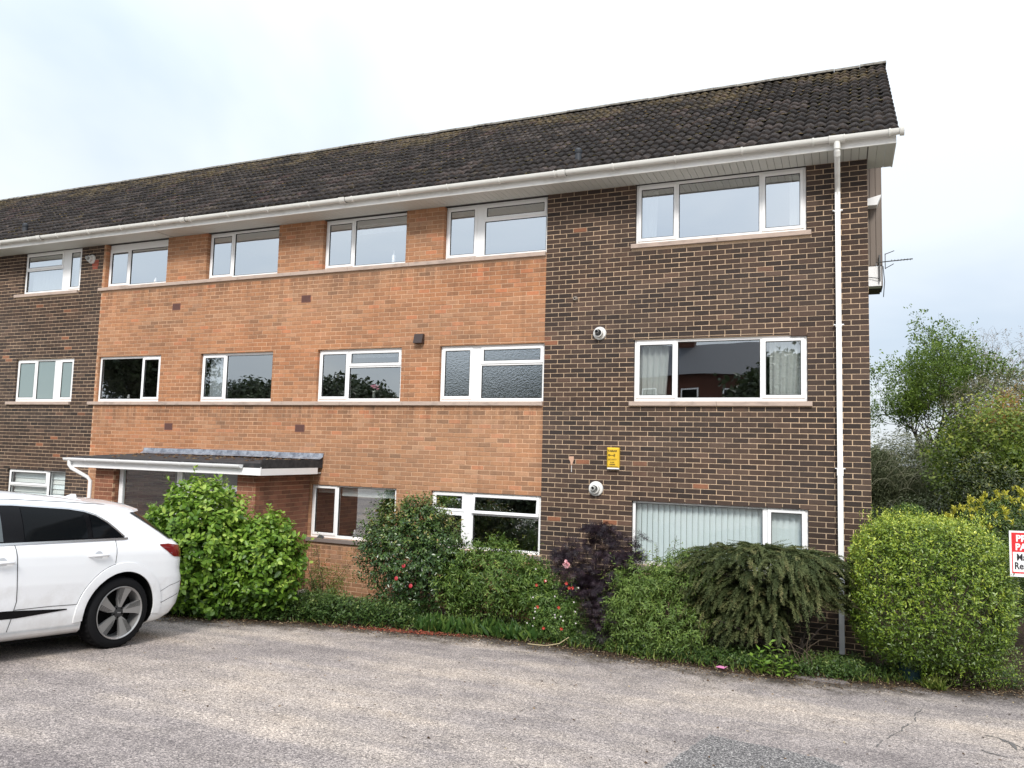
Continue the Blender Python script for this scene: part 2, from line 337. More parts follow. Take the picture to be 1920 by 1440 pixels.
def leaf_mat(name, stops, rough=0.5, trans=0.25, spec=0.4, hue=None):
    m = mat(name, rough=rough, spec=spec); n, l, b = nodes(m)
    c = ramp(n, stops); l.new(attr(n), c.inputs[0]); l.new(c.outputs[0], b.inputs['Base Color'])
    tr = n.new('ShaderNodeBsdfTranslucent')
    tcol = mixc(n, l, c.outputs[0], (1.0, 1.25, 0.5), 0.4, 'MULTIPLY'); l.new(tcol, tr.inputs[0])
    o = n['Material Output']; mx = n.new('ShaderNodeMixShader'); mx.inputs[0].default_value = trans
    l.new(b.outputs[0], mx.inputs[1]); l.new(tr.outputs[0], mx.inputs[2]); l.new(mx.outputs[0], o.inputs[0])
    return m
def bark_mat(name, c):
    m = mat(name, c, 0.9, spec=0.15); n, l, b = nodes(m); pos = world_pos(n); t = noise(n, l, 30, 4, pos)
    r_ = ramp(n, [(0.3, tuple(v * 0.6 for v in c)), (0.7, tuple(v * 1.4 for v in c))]); l.new(t.outputs[0], r_.inputs[0]); l.new(r_.outputs[0], b.inputs['Base Color']); return m
BARK = bark_mat('bark', (0.075, 0.055, 0.04)); BARKP = bark_mat('pale_twig_bark', (0.16, 0.125, 0.09)); BARKD = bark_mat('dark_bark', (0.03, 0.024, 0.02))

# ------------------------------------------------------------------ ground
def gz(x, y):
    if y >= 0: return -3.45
    return -3.45 - 0.083 * max(y, -24.0)
EDGE = [(-60, -3.6), (-14, -3.5), (-6, -3.55), (-3.74, -3.42), (-3.1, -3.0), (-2.48, -2.62), (-1.07, -2.2), (-0.12, -1.92), (1.07, -1.85), (2.41, -1.98), (3.33, -1.98),
        (4.24, -1.78), (5.35, -1.22), (6.24, -0.85), (8, -0.6), (12, -0.2), (60, 1.5)]
def edge_y(x): return float(np.interp(x, [e[0] for e in EDGE], [e[1] for e in EDGE]))
def bed_h(x, y):
    t = min(max((y - edge_y(x)) / 0.5, 0), 1); return 0.045 * t * t * (3 - 2 * t) - 0.004
xs = list(np.linspace(-300, -40, 6)) + list(np.linspace(-34, 34, 24)) + list(np.linspace(40, 300, 6)); ys = [-300, -120, -60, -40, -24, -18, -12, -8, -5, -3, -1.5, 0, 4, 10, 20, 40, 90, 300]
g = MB()
for y in ys:
    for x in xs: g.v.append((x, y, gz(x, y) - 0.03))
for j in range(len(ys) - 1):
    for i in range(len(xs) - 1):
        a = j * len(xs) + i; g.face((a, a + 1, a + 1 + len(xs), a + len(xs)))
tag(g.build('ground', GRASSG), kind='structure')
# planting bed
g = MB(); xs = np.arange(-12, 14, 0.12); vs = np.linspace(0, 1, 16); V = []
for x in xs:
    e = edge_y(x) - 0.06
    for v in vs:
        y = e + (0.0 - e) * v if x < 4.75 else e + (6 - e) * v
        V.append((x, y, gz(x, y) + bed_h(x, y) + 0.012 * math.sin(x * 7 + y * 5) * min(1, v * 4)))
g.v = V; nn = len(vs)
for i in range(len(xs) - 1):
    for j in range(nn - 1):
        a = i * nn + j; g.face((a, a + nn, a + nn + 1, a + 1))
tag(g.build('planting_bed', SOIL, smooth=True), kind='structure')
# car park surface
xs = np.concatenate([np.linspace(-60, -10, 14), np.arange(-9.5, 9, 0.15), np.linspace(9.5, 60, 14)])
ds = [0, 0.04, 0.08, 0.14, 0.2, 0.3, 0.4, 0.55, 0.7, 0.9, 1.2, 1.6, 2.2, 3, 4, 5.5, 8, 11, 16, 24, 34]
V = []; E_ = []
for x in xs:
    e = edge_y(x) + 0.05 * math.sin(x * 3.1) + 0.03 * math.sin(x * 9.7 + 1)
    for d in ds:
        y = e - d; V.append((x, y, gz(x, y) + 0.006 - (0.02 if d == 0 else 0))); E_.append(d)
nn = len(ds); Fq = [(i * nn + j, i * nn + j + 1, (i + 1) * nn + j + 1, (i + 1) * nn + j) for i in range(len(xs) - 1) for j in range(nn - 1)]
me = bpy.data.meshes.new('car_park'); me.from_pydata(V, [], Fq); at = me.attributes.new('edge', 'FLOAT', 'POINT'); at.data.foreach_set('value', np.array(E_, np.float32))
tag(link('car_park', me, ASPH), kind='structure')
def ground_sheet(name, poly, z, m, inner=0.35):
    # polygon fan with an 'edge' value 0 at the rim and 1 inside
    c = np.mean(poly, 0); V = []; E = []
    for k, s in enumerate((1.0, 1 - inner, 0.0)):
        for p in poly:
            q = c + (np.array(p) - c) * s; V.append((q[0], q[1], gz(*q) + z)); E.append((0, 1, 1)[k])
    n_ = len(poly); F_ = []
    for k in range(2):
        for i in range(n_):
            j = (i + 1) % n_; F_.append((k * n_ + i, k * n_ + j, (k + 1) * n_ + j, (k + 1) * n_ + i))
    me = bpy.data.meshes.new(name); me.from_pydata(V, [], F_); at = me.attributes.new('edge', 'FLOAT', 'POINT'); at.data.foreach_set('value', np.array(E, np.float32))
    return tag(link(name, me, m), kind='structure')
ground_sheet('asphalt_patch', [(3.34, -4.80), (3.62, -4.86), (3.95, -4.90), (4.25, -4.98), (4.42, -5.15), (4.5, -5.6), (4.5, -6.6), (3.9, -6.9), (3.2, -6.9), (3.16, -6.2), (3.22, -5.5)], 0.011, PATCH, 0.10)
# crack
ck = MB(); pts = [(5.14, -2.24), (5.06, -2.62), (4.98, -2.95), (4.97, -3.2), (4.85, -3.5), (4.8, -3.75), (4.68, -4.05), (4.6, -4.35)]
for i in range(len(pts) - 1):
    for k in range(4):
        t0, t1 = k / 4, (k + 1) / 4
        a = [pts[i][0] + (pts[i + 1][0] - pts[i][0]) * t + random.uniform(-.012, .012) for t in (t0, t1)]; bb = [pts[i][1] + (pts[i + 1][1] - pts[i][1]) * t for t in (t0, t1)]
        w = random.uniform(0.002, 0.009)
        if random.random() < 0.2: continue
        ck.add([(a[0] - w, bb[0], gz(0, bb[0]) + .0102), (a[0] + w, bb[0], gz(0, bb[0]) + .0102), (a[1] + w, bb[1], gz(0, bb[1]) + .0102), (a[1] - w, bb[1], gz(0, bb[1]) + .0102)], [(0, 1, 2, 3)])
for loop in ([(5.42, -3.42), (5.50, -3.36), (5.60, -3.38), (5.68, -3.50), (5.74, -3.66), (5.73, -3.86), (5.66, -3.99)], [(5.66, -3.99), (5.56, -4.04), (5.45, -4.00), (5.38, -3.92)], [(5.60, -3.42), (5.66, -3.56), (5.67, -3.74)]):
    for i in range(len(loop) - 1):
        (xa, ya), (xb, yb) = loop[i], loop[i + 1]
        for k in range(3):
            t0, t1 = k / 3, (k + 1) / 3; w = random.uniform(.006, .022); j = random.uniform(-.01, .01)
            p, q = (xa + (xb - xa) * t0 + j, ya + (yb - ya) * t0), (xa + (xb - xa) * t1 + j, ya + (yb - ya) * t1)
            ck.add([(p[0] - w, p[1] - w * .5, gz(0, p[1]) + .0102), (p[0] + w, p[1] + w * .5, gz(0, p[1]) + .0102), (q[0] + w * .6, q[1] + w * .3, gz(0, q[1]) + .0102), (q[0] - w * .6, q[1] - w * .3, gz(0, q[1]) + .0102)], [(0, 1, 2, 3)])
tag(ck.build('asphalt_crack', mat('crack_dirt', (0.13, 0.12, 0.112), 1)), kind='structure')
# flat concrete access cover at the bed edge
cv = MB(); ell = [(4.12 + 0.30 * math.cos(t), -1.72 + 0.15 * math.sin(t)) for t in np.linspace(0, 2 * math.pi, 20)[:-1]]
cv.v = [(x, y, gz(x, y) + 0.016) for x, y in ell] + [(x * 1.0, y, gz(x, y) - 0.02) for x, y in ell]; n_ = len(ell)
cv.face(tuple(range(n_)))
for i in range(n_): cv.face((i, n_ + i, n_ + (i + 1) % n_, (i + 1) % n_))
o = cv.build('access_cover', mat('grey_concrete', (0.17, 0.145, 0.135), 0.95)); tag(o, 'low oval grey concrete slab set in the moss at the edge of the car park', 'slab')

# ------------------------------------------------------------------ apartment building
bld = tag(empty('apartment_building', (-3, 0, -3.45)), 'three storey brick apartment block with dark and orange brick bays under a long tiled roof', 'building')
C_ = 0.075
Z2, Z1, Z0 = 2.43, 0.0, -2.43; HT = 0.945
TOPZ = 3.375
WIN = {}
def opening(k, x0, x1, z0, z1): WIN[k] = (x0, x1, z0, z1)
for k, (a, b_) in dict(A=(-12.70, -10.84), B=(-10.08, -8.31), C=(-7.25, -5.46), D=(-4.43, -2.65), E=(-1.90, 0.0), F=(1.46, 3.935)).items():
    opening(k + '2', a, b_, Z2, TOPZ); opening(k + '1', a, b_, Z1, Z1 + HT)
    if k not in 'BC': opening(k + '0', a, b_, Z0, Z0 + HT + 0.01)
opening('E0', -1.97, 0.0, Z0, Z0 + HT)
WALLZ0 = -3.75
def brick_pieces(x0, x1, z0, z1, ops, phase=0.0):
    outp = []; n0 = int(math.floor(z0 / C_)); n1 = int(math.ceil(z1 / C_)); jw = 0.0055
    for n_ in range(n0, n1):
        za, zb = n_ * C_ + 0.005, n_ * C_ + C_ - 0.005
        zm = (za + zb) / 2
        if zm < z0 or zm > z1: continue
        zb = min(zb, z1)
        off = phase + (0.1125 if n_ % 2 else 0)
        k = math.floor((x0 - off) / 0.225) - 1
        segs = [(x0, x1)]; 
        for (oa, ob, oz0, oz1) in ops:
            if za < oz1 < zb - 0.014 and zm < oz1 and oz1 - oz0 > 0.5:      # split bricks over a window head
                x = max(oa, x0) + 0.005
                while x < min(ob, x1) - .03: outp.append((x, min(x + 0.215, min(ob, x1)), oz1 + 0.003, zb)); x += 0.225
        for (oa, ob, oz0, oz1) in ops:
            if oz0 - 0.01 < zm < oz1 + 0.0:
                ns = []
                for (a, b2) in segs:
                    if ob <= a or oa >= b2: ns.append((a, b2)); continue
                    if oa > a: ns.append((a, oa))
                    if ob < b2: ns.append((ob, b2))
                segs = ns
        for (a, b2) in segs:
            k = math.floor((a - off) / 0.225) - 1
            while True:
                xa = off + k * 0.225; xb = xa + 0.215; k += 1
                if xa > b2: break
                xa2, xb2 = max(xa, a), min(xb, b2)
                # a brick stops flush at a jamb or corner
                if 0 < b2 - xb2 < 0.02: xb2 = b2
                if 0 < xa2 - a < 0.02: xa2 = a
                if xb2 - xa2 > 0.035: outp.append((xa2, xb2, za, zb))
    return outp
def rect_boxes(mb, x0, x1, z0, z1, ops, y0, y1, inset=0.003):
    ex = sorted({x0, x1} | {min(max(v, x0), x1) for o in ops for v in (o[0] - inset, o[1] + inset)})
    for a, b2 in zip(ex[:-1], ex[1:]):
        if b2 - a < 1e-4: continue
        xm = (a + b2) / 2; holes = sorted([(o[2], o[3]) for o in ops if o[0] - inset < xm < o[1] + inset])
        z = z0
        for h0, h1 in holes:
            if h0 > z: mb.box(a, b2, y0, y1, z, min(h0, z1))
            z = max(z, h1)
        if z < z1: mb.box(a, b2, y0, y1, z, z1)
opsAll = list(WIN.values())
# slots that the projecting sills take out of the brickwork
sill_slots = [(-10.22, 0.0, Z2 - 0.06, Z2 + 0.001), (-10.3, 0.0, Z1 - 0.06, Z1 + 0.001), (1.40, 4.0, Z2 - 0.06, Z2 + .001), (1.40, 4.0, Z1 - 0.06, Z1 + .001),
              (-12.92, -10.86, Z2 - 0.06, Z2 + .001), (-12.92, -10.86, Z1 - 0.06, Z1 + .001), (-4.49, -2.60, Z0 - 0.075, Z0 + .001), (-2.03, 0.03, Z0 - 0.06, Z0 + .001)]
dirt_rng = np.random.default_rng(3)
def brick_wall(name, x0, x1, mm, bm_, phase, nsingle, label, jit=0.0015, flush=0.006):
    ops = [o for o in opsAll if o[0] < x1 and o[1] > x0]
    back = MB(); rect_boxes(back, x0, x1, WALLZ0, TOPZ, ops, flush, 0.108); w = back.build(name, mm, bld, label)
    P = brick_pieces(x0, x1, WALLZ0, TOPZ, ops + sill_slots, phase)
    single = []; rest = []
    def score(p):
        v = Vector(((p[0] + p[1]) / 2, 0, p[2])) - CAM; D = v.dot(fwd)
        return (p[1] - p[0]) / D if (p[1] - p[0] > 0.214 and p[2] > -2.15 and p[3] < TOPZ - 0.02) else 0
    if nsingle:
        idx = sorted(range(len(P)), key=lambda i: -score(P[i])); idx = set(i for i in idx[:nsingle] if score(P[i]) > 0)
    else: idx = set()
    rest = MB()
    for i, p in enumerate(P):
        if i in idx: single.append(p); continue
        rest.cur = float(dirt_rng.random()); j = float(dirt_rng.uniform(-jit, jit))
        rest.cbox(p[0], p[1], j, 0.1, p[2], p[3], 0.003)
    o = rest.build('brickwork', bm_, w, kind='stuff')
    if single:
        variants = []
        for k in range(16):
            m_ = MB(); m_.cur = float(dirt_rng.random()) if k else 0.995
            m_.cbox(-0.1075, 0.1075, 0, 0.1, -0.0325, 0.0325, 0.003)
            me = bpy.data.meshes.new('brick'); me.from_pydata(m_.v, [], m_.f); at = me.attributes.new('rnd', 'FLOAT', 'FACE'); at.data.foreach_set('value', np.array(m_.r, np.float32)); me.materials.append(bm_)
            variants.append(me)
        inv = Vector((0, 0, 0)); pp = w
        while pp is not None: inv += pp.location; pp = pp.parent
        for p in single:
            k = int(dirt_rng.integers(1, 16)) if dirt_rng.random() > 0.004 else 0
            o = bpy.data.objects.new('brick', variants[k]); COL.objects.link(o); o.parent = w
            o.location = Vector(((p[0] + p[1]) / 2, float(dirt_rng.uniform(-jit, jit)), (p[2] + p[3]) / 2)) - inv
    return w
brick_wall('dark_brick_wall', 0.0, 4.725, MORT_D, DARK, 4.725 - 21 * 0.225 + 0.005, 290, 'right hand bay of dark brown brick', 0.002)
brick_wall('orange_brick_wall', -10.16, 0.0, MORT_O, ORANGE, 0.005, 0, 'long middle bay of orange brick', 0.002, 0.004)
brick_wall('dark_brick_wall', -24.0, -10.16, MORT_D, DARK, -10.16 + 0.005, 0, 'left hand bay of dark brown brick', 0.002)
# gable return wall and the plain rest of the block
g = MB(); g.box(4.61, 4.719, 0.112, 8.39, WALLZ0, TOPZ); g.add([(4.61, .12, TOPZ), (4.719, .12, TOPZ), (4.719, 8.4, TOPZ), (4.61, 8.4, TOPZ), (4.61, 4.25, 6.38), (4.719, 4.25, 6.38)], [(0, 1, 5, 4), (1, 2, 5), (0, 4, 3), (2, 3, 4, 5)])
g.box(-24, 4.6, 8.3, 8.4, WALLZ0, TOPZ); g.box(-24, -23.9, 0.112, 8.29, WALLZ0, TOPZ)
gw = g.build('gable_wall', MORT_D, bld)
g = MB(); z = WALLZ0; n_ = 0
while z < 6.2:                                        # stretcher courses up the gable
    inset = 0 if z < TOPZ else (z - TOPZ + .075) / (6.3 - TOPZ) * 4.1
    y0_, y1_ = .115 + inset, 8.38 - inset; y = y0_ - (.1125 if n_ % 2 else 0)
    while y < y1_:
        a, b_ = max(y, y0_), min(y + .214, y1_)
        if b_ - a > .03:
            g.cur = float(dirt_rng.random()); X = 4.727 + float(dirt_rng.uniform(-.001, .001))
            g.add([(X, a, z + .0055), (X, b_, z + .0055), (X, b_, z + .0695), (X, a, z + .0695), (4.70, a, z + .0055), (4.70, b_, z + .0055), (4.70, b_, z + .0695), (4.70, a, z + .0695)], [(0, 1, 2, 3), (4, 0, 3, 7), (1, 5, 6, 2), (3, 2, 6, 7), (0, 4, 5, 1)])
        y += .225
    z += .075; n_ += 1
g.build('brickwork', DARK, gw, kind='stuff')
# floors between the storeys
g = MB()
for z in (-2.55 - .9, -0.17 - .9, 2.26 - .9, 3.40): g.box(-15.9, 4.6, 0.115, 8.29, z, z + 0.08)
g.build('floor_slab', ROOM, bld)

# sills
def sill(x0, x1, z, n_, m=SILL, th=0.068, ends=True):
    e = np.linspace(x0, x1, n_ + 1)
    for a, b2 in zip(e[:-1], e[1:]):
        s_ = MB(); j = random.uniform(-0.002, 0.002)
        s_.cbox(a + 0.0015, b2 - 0.0015, -0.045 + j, 0.10, z - th, z - 0.001, 0.004); s_.build('window_sill', m, bld)
sill(-10.22, -0.003, Z2, 8); sill(-10.3, -0.003, Z1, 8); sill(1.40, 4.0, Z2, 2); sill(1.40, 4.0, Z1, 2); sill(-12.92, -10.86, Z2, 1); sill(-12.92, -10.86, Z1, 1)
sill(-4.49, -2.60, Z0, 1, SILLD, 0.07); sill(-2.03, 0.03, Z0, 1, SILLD, 0.068); sill(1.40, 4.0, Z0, 1, SILLD, .068)

# windows
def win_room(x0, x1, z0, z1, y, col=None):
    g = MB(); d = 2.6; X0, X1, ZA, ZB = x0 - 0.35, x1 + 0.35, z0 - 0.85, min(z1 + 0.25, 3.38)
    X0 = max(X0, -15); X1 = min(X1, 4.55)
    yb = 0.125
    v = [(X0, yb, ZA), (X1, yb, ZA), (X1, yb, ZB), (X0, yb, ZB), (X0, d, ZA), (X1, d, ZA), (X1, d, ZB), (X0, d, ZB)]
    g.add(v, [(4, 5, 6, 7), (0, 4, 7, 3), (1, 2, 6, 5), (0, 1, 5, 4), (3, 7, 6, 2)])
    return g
def window(key, cols, rec, glass=GLASS, top_trim=0.0, room=ROOM):
    x0, x1, z0, z1 = WIN[key]; ff = 0.045; y0 = rec; y1 = rec + 0.06
    x0 += 0.004; x1 -= 0.004; z0 += 0.002; zt = z1 - top_trim - 0.002
    f = MB()
    def bar(a, b2, c, d, ya=y0, yb=y1): f.cbox(a, b2, ya, yb, c, d, 0.004)
    bar(x0, x0 + ff, z0, zt); bar(x1 - ff, x1, z0, zt); bar(x0 + ff, x1 - ff, z0, z0 + 0.055); bar(x0 + ff, x1 - ff, zt - ff, zt)
    if top_trim: bar(x0, x1, zt + .001, z1, y0 + 0.012, y1)
    edges = []
    for i, c in enumerate(cols):
        a, b2, ty = c[:3]
        edges.append((a, b2, ty))
    win = None; subs = []
    for i in range(len(cols) - 1):
        a = cols[i][1]; b2 = cols[i + 1][0]; bar(a, b2, z0 + 0.055, zt - ff)
    f_o = f.build('window', UPVC, bld); win = f_o
    za, zb = z0 + 0.055, zt - ff
    def sash(a, b2, c, d, open_=0.0):
        s_ = MB(); w_ = 0.048; yy = y0 - 0.014
        def sb(p, q, r_, t): s_.cbox(p, q, yy, yy + 0.045, r_, t, 0.005)
        o_ = 0.012; A, B, C2, D = a - o_, b2 + o_, c - o_, d + o_
        sb(A, A + w_, C2, D); sb(B - w_, B, C2, D); sb(A + w_, B - w_, C2, C2 + w_); sb(A + w_, B - w_, D - w_, D)
        so = s_.build('sash', UPVC, win)
        gk = MB(); gi = w_; yy2 = yy + 0.006
        for (p, q, r_, t) in ((A + gi, A + gi + .008, C2 + gi, D - gi), (B - gi - .008, B - gi, C2 + gi, D - gi), (A + gi + .008, B - gi - .008, C2 + gi, C2 + gi + .008), (A + gi + .008, B - gi - .008, D - gi - .008, D - gi)): gk.box(p, q, yy2, yy2 + .02, r_, t)
        go = gk.build('gasket', BLACKR, win)
        pn = MB(); pn.box(A + gi, B - gi, yy + 0.018, yy + 0.034, C2 + gi, D - gi); po = pn.build('pane', glass, win)
        if open_:
            piv = Vector(((A + B) / 2, yy, D)); rot = Matrix.Rotation(-open_, 4, 'X')
            for o in (so, go, po):
                o.data.transform(Matrix.Translation(piv) @ rot @ Matrix.Translation(-piv))
    def fixed(a, b2, c, d):
        gk = MB(); yy2 = y0 + 0.008
        for (p, q, r_, t) in ((a, a + .008, c, d), (b2 - .008, b2, c, d), (a + .008, b2 - .008, c, c + .008), (a + .008, b2 - .008, d - .008, d)): gk.box(p, q, yy2, yy2 + .02, r_, t)
        gk.build('gasket', BLACKR, win)
        pn = MB(); pn.box(a, b2, y0 + 0.02, y0 + 0.036, c, d); pn.build('pane', glass, win)
    for i, c in enumerate(cols):
        a, b2, ty = c[:3]; a = a + ff + 0.004 if i == 0 else a; b2 = b2 - ff - 0.004 if i == len(cols) - 1 else b2
        if ty == 'F': fixed(a, b2, za, zb)
        elif ty == 'C': sash(a, b2, za, zb)
        else:
            zt_ = c[3]; op = c[4] if len(c) > 4 else 0
            tb = MB(); tb.cbox(a, b2, y0, y1, zt_ - 0.02, zt_ + 0.02, 0.004); tb.build('transom', UPVC, win)
            sash(a, b2, zt_ + 0.02, zb, op)
            if ty == 'S': sash(a, b2, za, zt_ - 0.02)
            else: fixed(a, b2, za, zt_ - 0.02)
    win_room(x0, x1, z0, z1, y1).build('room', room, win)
    return win
m_ = 0.02
window('A2', [(-12.70, -11.47, 'T', 2.98), (-11.24, -10.84, 'C')], 0.05, GLASS_TOP)
window('B2', [(-10.08, -9.49, 'C'), (-9.45, -8.31, 'F')], 0.09, GLASS_TOP, 0.10)
window('C2', [(-7.25, -6.66, 'C'), (-6.62, -5.46, 'F')], 0.09, GLASS_TOP, 0.0)
window('D2', [(-4.43, -3.82, 'C'), (-3.78, -2.65, 'F')], 0.09, GLASS_TOP)
window('E2', [(-1.90, -1.32, 'C'), (-1.16, 0.0, 'T', 3.08, 0.03)], 0.09, GLASS_TOP)
window('F2', [(1.46, 2.08, 'C'), (2.12, 3.29, 'F'), (3.34, 3.935, 'C')], 0.045, GLASS_TOP)
window('A1', [(-12.70, -12.08, 'C'), (-12.04, -11.48, 'F'), (-11.28, -10.84, 'C')], 0.045, GLASS_FROST)
window('B1', [(-10.08, -8.86, 'F'), (-8.82, -8.31, 'C')], 0.045)
window('C1', [(-7.25, -6.66, 'C'), (-6.62, -5.46, 'F')], 0.06)
window('D1', [(-4.43, -3.80, 'C'), (-3.76, -2.65, 'T', 0.63)], 0.06)
window('E1', [(-1.90, -1.31, 'C'), (-1.13, 0.0, 'T', 0.62)], 0.06, GLASS_PAT)
window('F1', [(1.46, 2.08, 'C'), (2.12, 3.30, 'F'), (3.34, 3.935, 'C')], 0.045)
window('A0', [(-12.70, -11.45, 'T', -1.84), (-11.38, -10.84, 'F')], 0.045, GLASS_LOW)
window('D0', [(-4.43, -3.90, 'C'), (-3.86, -2.65, 'F')], 0.045)
window('E0', [(-1.97, -1.37, 'S', -1.83), (-1.20, 0.0, 'T', -1.84, 0.10)], 0.045)
window('F0', [(1.46, 3.33, 'F'), (3.41, 3.935, 'C')], 0.045, GLASS_LOW)

# soffit, fascia, gutter
FX0, FX1 = -24.0, 5.06; FY = -0.50
for i in range(130):
    a = 4.72 - 0.1 * (i + 1)
    s_ = MB(); s_.box(a + 0.004, a + 0.098, FY + 0.012, 0.055 if False else 0.012, TOPZ + 0.003, TOPZ + 0.02); 
    if a < -8.2: break
    s_.build('soffit_board', SOFFIT, bld)
s_ = MB(); s_.box(FX0, 4.73, FY + 0.012, 0.10, TOPZ + 0.022, TOPZ + 0.03); s_.build('soffit_backing', mat('soffit_groove', (0.16, 0.155, 0.15), 0.9), bld)
s_ = MB(); s_.box(FX0, -8.21, FY + 0.012, 0.012, TOPZ + 0.003, TOPZ + 0.018); s_.build('soffit_panel', SOFFIT, bld)
for i in range(3):
    s_ = MB(); a = 4.735 + i * 0.105; s_.box(a, a + 0.101, FY + 0.012, 0.40, TOPZ - 0.006, TOPZ + 0.02); s_.build('soffit_board', SOFFIT, bld)
s_ = MB(); s_.cbox(FX0, FX1, FY - 0.01, FY + 0.01, TOPZ - 0.012, TOPZ + 0.10, 0.003); s_.build('fascia_board', FASCIA, bld)
s_ = MB(); s_.box(FX1 - 0.015, FX1 + 0.003, FY + 0.012, 0.42, TOPZ - 0.010, TOPZ + 0.12)
s_.build('soffit_box_end', FASCIA, bld)
g = MB(); nseg = 10; gy, gzz, gr0 = FY - 0.078, TOPZ + 0.140, 0.052
xsn = list(np.linspace(-24, 5.13, 60)); rings = []
for x in xsn:
    ring = []
    for k in range(nseg + 1):
        t = math.pi + math.pi * k / nseg; ring.append((x, gy + gr0 * math.cos(t), gzz - 0.075 * -math.sin(t) if False else gzz + 0.070 * math.sin(t)))
    for k in range(nseg, -1, -1):
        t = math.pi + math.pi * k / nseg; ring.append((x, gy + (gr0 - .005) * math.cos(t), gzz + 0.064 * math.sin(t)))
    rings.append(ring)
m0 = len(rings[0])
for rg in rings: g.v += rg
for i in range(len(rings) - 1):
    for k in range(m0):
        k2 = (k + 1) % m0; g.face((i * m0 + k, (i + 1) * m0 + k, (i + 1) * m0 + k2, i * m0 + k2))
g.build('gutter', GUTTER, bld, smooth=True, sharp=50)
def half_ring(mb, x0, x1, r_, extra=0.0):
    mb.lathe((0, 0, 0), (1, 0, 0), [], 8)
    b = len(mb.v)
    for x in (x0, x1):
        for k in range(13):
            t = math.pi + math.pi * k / 12; mb.v.append((x, gy + r_ * math.cos(t), gzz + r_ * 1.34 * math.sin(t) + 0.002))
    for k in range(12): mb.face((b + k, b + 13 + k, b + 14 + k, b + k + 1))
    for x, o_ in ((x0, 0), (x1, 13)): mb.face(tuple(b + o_ + k for k in range(13)))
bx = 4.98
i = 0
while bx > -23:
    h = MB(); half_ring(h, bx - 0.012, bx + 0.012, 0.066); h.build('gutter_bracket', GUTTER, bld)
    bx -= 0.93
for ux in (0.45, -3.6, -7.3, -11.4):
    h = MB(); half_ring(h, ux - 0.06, ux + 0.06, 0.064); half_ring(h, ux - 0.06, ux - 0.045, 0.069); half_ring(h, ux + 0.045, ux + 0.06, 0.069); h.build('gutter_union', GUTTER, bld)
h = MB(); half_ring(h, 5.10, 5.15, 0.068); h.build('gutter_end_stop', GUTTER, bld)
# outlet and downpipe
DPX = 4.345
h = MB(); half_ring(h, DPX - 0.10, DPX - 0.085, 0.070); half_ring(h, DPX + 0.085, DPX + 0.10, 0.070); half_ring(h, DPX - 0.085, DPX + 0.085, 0.0645)
h.tube([(DPX, gy, gzz - 0.07), (DPX, gy, gzz - 0.17)], 0.042, 14); h.build('gutter_outlet', GUTTER, bld)
dp = MB(); dp.tube([(DPX, gy, gzz - 0.12), (DPX, gy + 0.01, gzz - 0.2), (DPX, gy + 0.06, gzz - 0.27), (DPX, -0.11, gzz - 0.50), (DPX, -0.065, gzz - 0.56), (DPX, -0.06, gzz - 0.66)], 0.036, 12)
dp.tube([(DPX, gy + 0.005, gzz - 0.19), (DPX, gy + 0.04, gzz - 0.25)], 0.042, 12)
dpo = dp.build('swan_neck', FASCIA, bld, smooth=True, sharp=40)
dp = MB(); dp.box(DPX - 0.034, DPX + 0.034, -0.095, -0.028, -3.36, gzz - 0.6); dpo = dp.build('downpipe', UPVC, bld)
for z in (2.66, 1.05, -0.92, -2.35):
    h = MB(); h.box(DPX - 0.040, DPX + 0.040, -0.101, -0.022, z - 0.09 if z < 0 else z - .03, z); h.box(DPX - 0.065, DPX + 0.065, -0.06, -0.012, z - .001, z + 0.012); h.build('pipe_clip', UPVC, dpo)

# roof
RY0, RZ0, RY1, RZ1 = -0.575, TOPZ + 0.125, 4.0, 6.565
NR = 17; gauge = math.hypot(RY1 - RY0, RZ1 - RZ0) / NR; pitch = math.atan2(RZ1 - RZ0, RY1 - RY0)
uy, uz = math.cos(pitch), math.sin(pitch)     # up the slope
ny, nz_ = -uz, uy                              # normal
g = MB(); g.add([(-24, RY0 + .03, RZ0 - .02), (5.05, RY0 + .03, RZ0 - .02), (5.15, RY1, RZ1 - .02), (-24, RY1, RZ1 - .02), (5.15, 8.6, RZ0), (-24, 8.6, RZ0)], [(0, 1, 2, 3), (3, 2, 4, 5)])
roof = g.build('roof', FELT, bld)
TW = 0.30; ncol = 97
prof = [(0, 0.0), (0.02, 0.012), (0.05, 0.034), (0.085, 0.040), (0.115, 0.030), (0.145, 0.006), (0.17, 0.012), (0.20, 0.034), (0.235, 0.040), (0.265, 0.030), (0.295, 0.006), (0.306, 0.0)]
pv = np.array([p[0] for p in prof]); ph = np.array([p[1] for p in prof]); k_ = len(prof)
def tile_local():
    # (a across, b up slope, c normal) ; lower lip thick 0.028
    top0 = np.stack([pv, np.zeros(k_), ph * 1.05 + 0.040], 1); top1 = np.stack([pv, np.full(k_, gauge + 0.06), ph * 0.9 + 0.004], 1); bot0 = np.stack([pv, np.full(k_, 0.006), ph * 0.8 - 0.001], 1)
    V = np.concatenate([top0, top1, bot0]); Fq = []
    for i in range(k_ - 1):
        Fq.append((i, i + 1, k_ + i + 1, k_ + i)); Fq.append((2 * k_ + i, 2 * k_ + i + 1, i + 1, i))
    Fq.append((0, k_, 2 * k_, 2 * k_)); 
    return V, np.array(Fq[:-1])
tv, tf = tile_local()
def verge_shift(x, b):   # the verge rakes out slightly towards the ridge
    return 0.0
def to_world(V, x0, row, dx=0):
    a = V[:, 0] + x0; s = V[:, 1] + row * gauge
    return np.stack([a + dx, RY0 + s * uy + V[:, 2] * ny, RZ0 + s * uz + V[:, 2] * nz_], 1)
cand = []
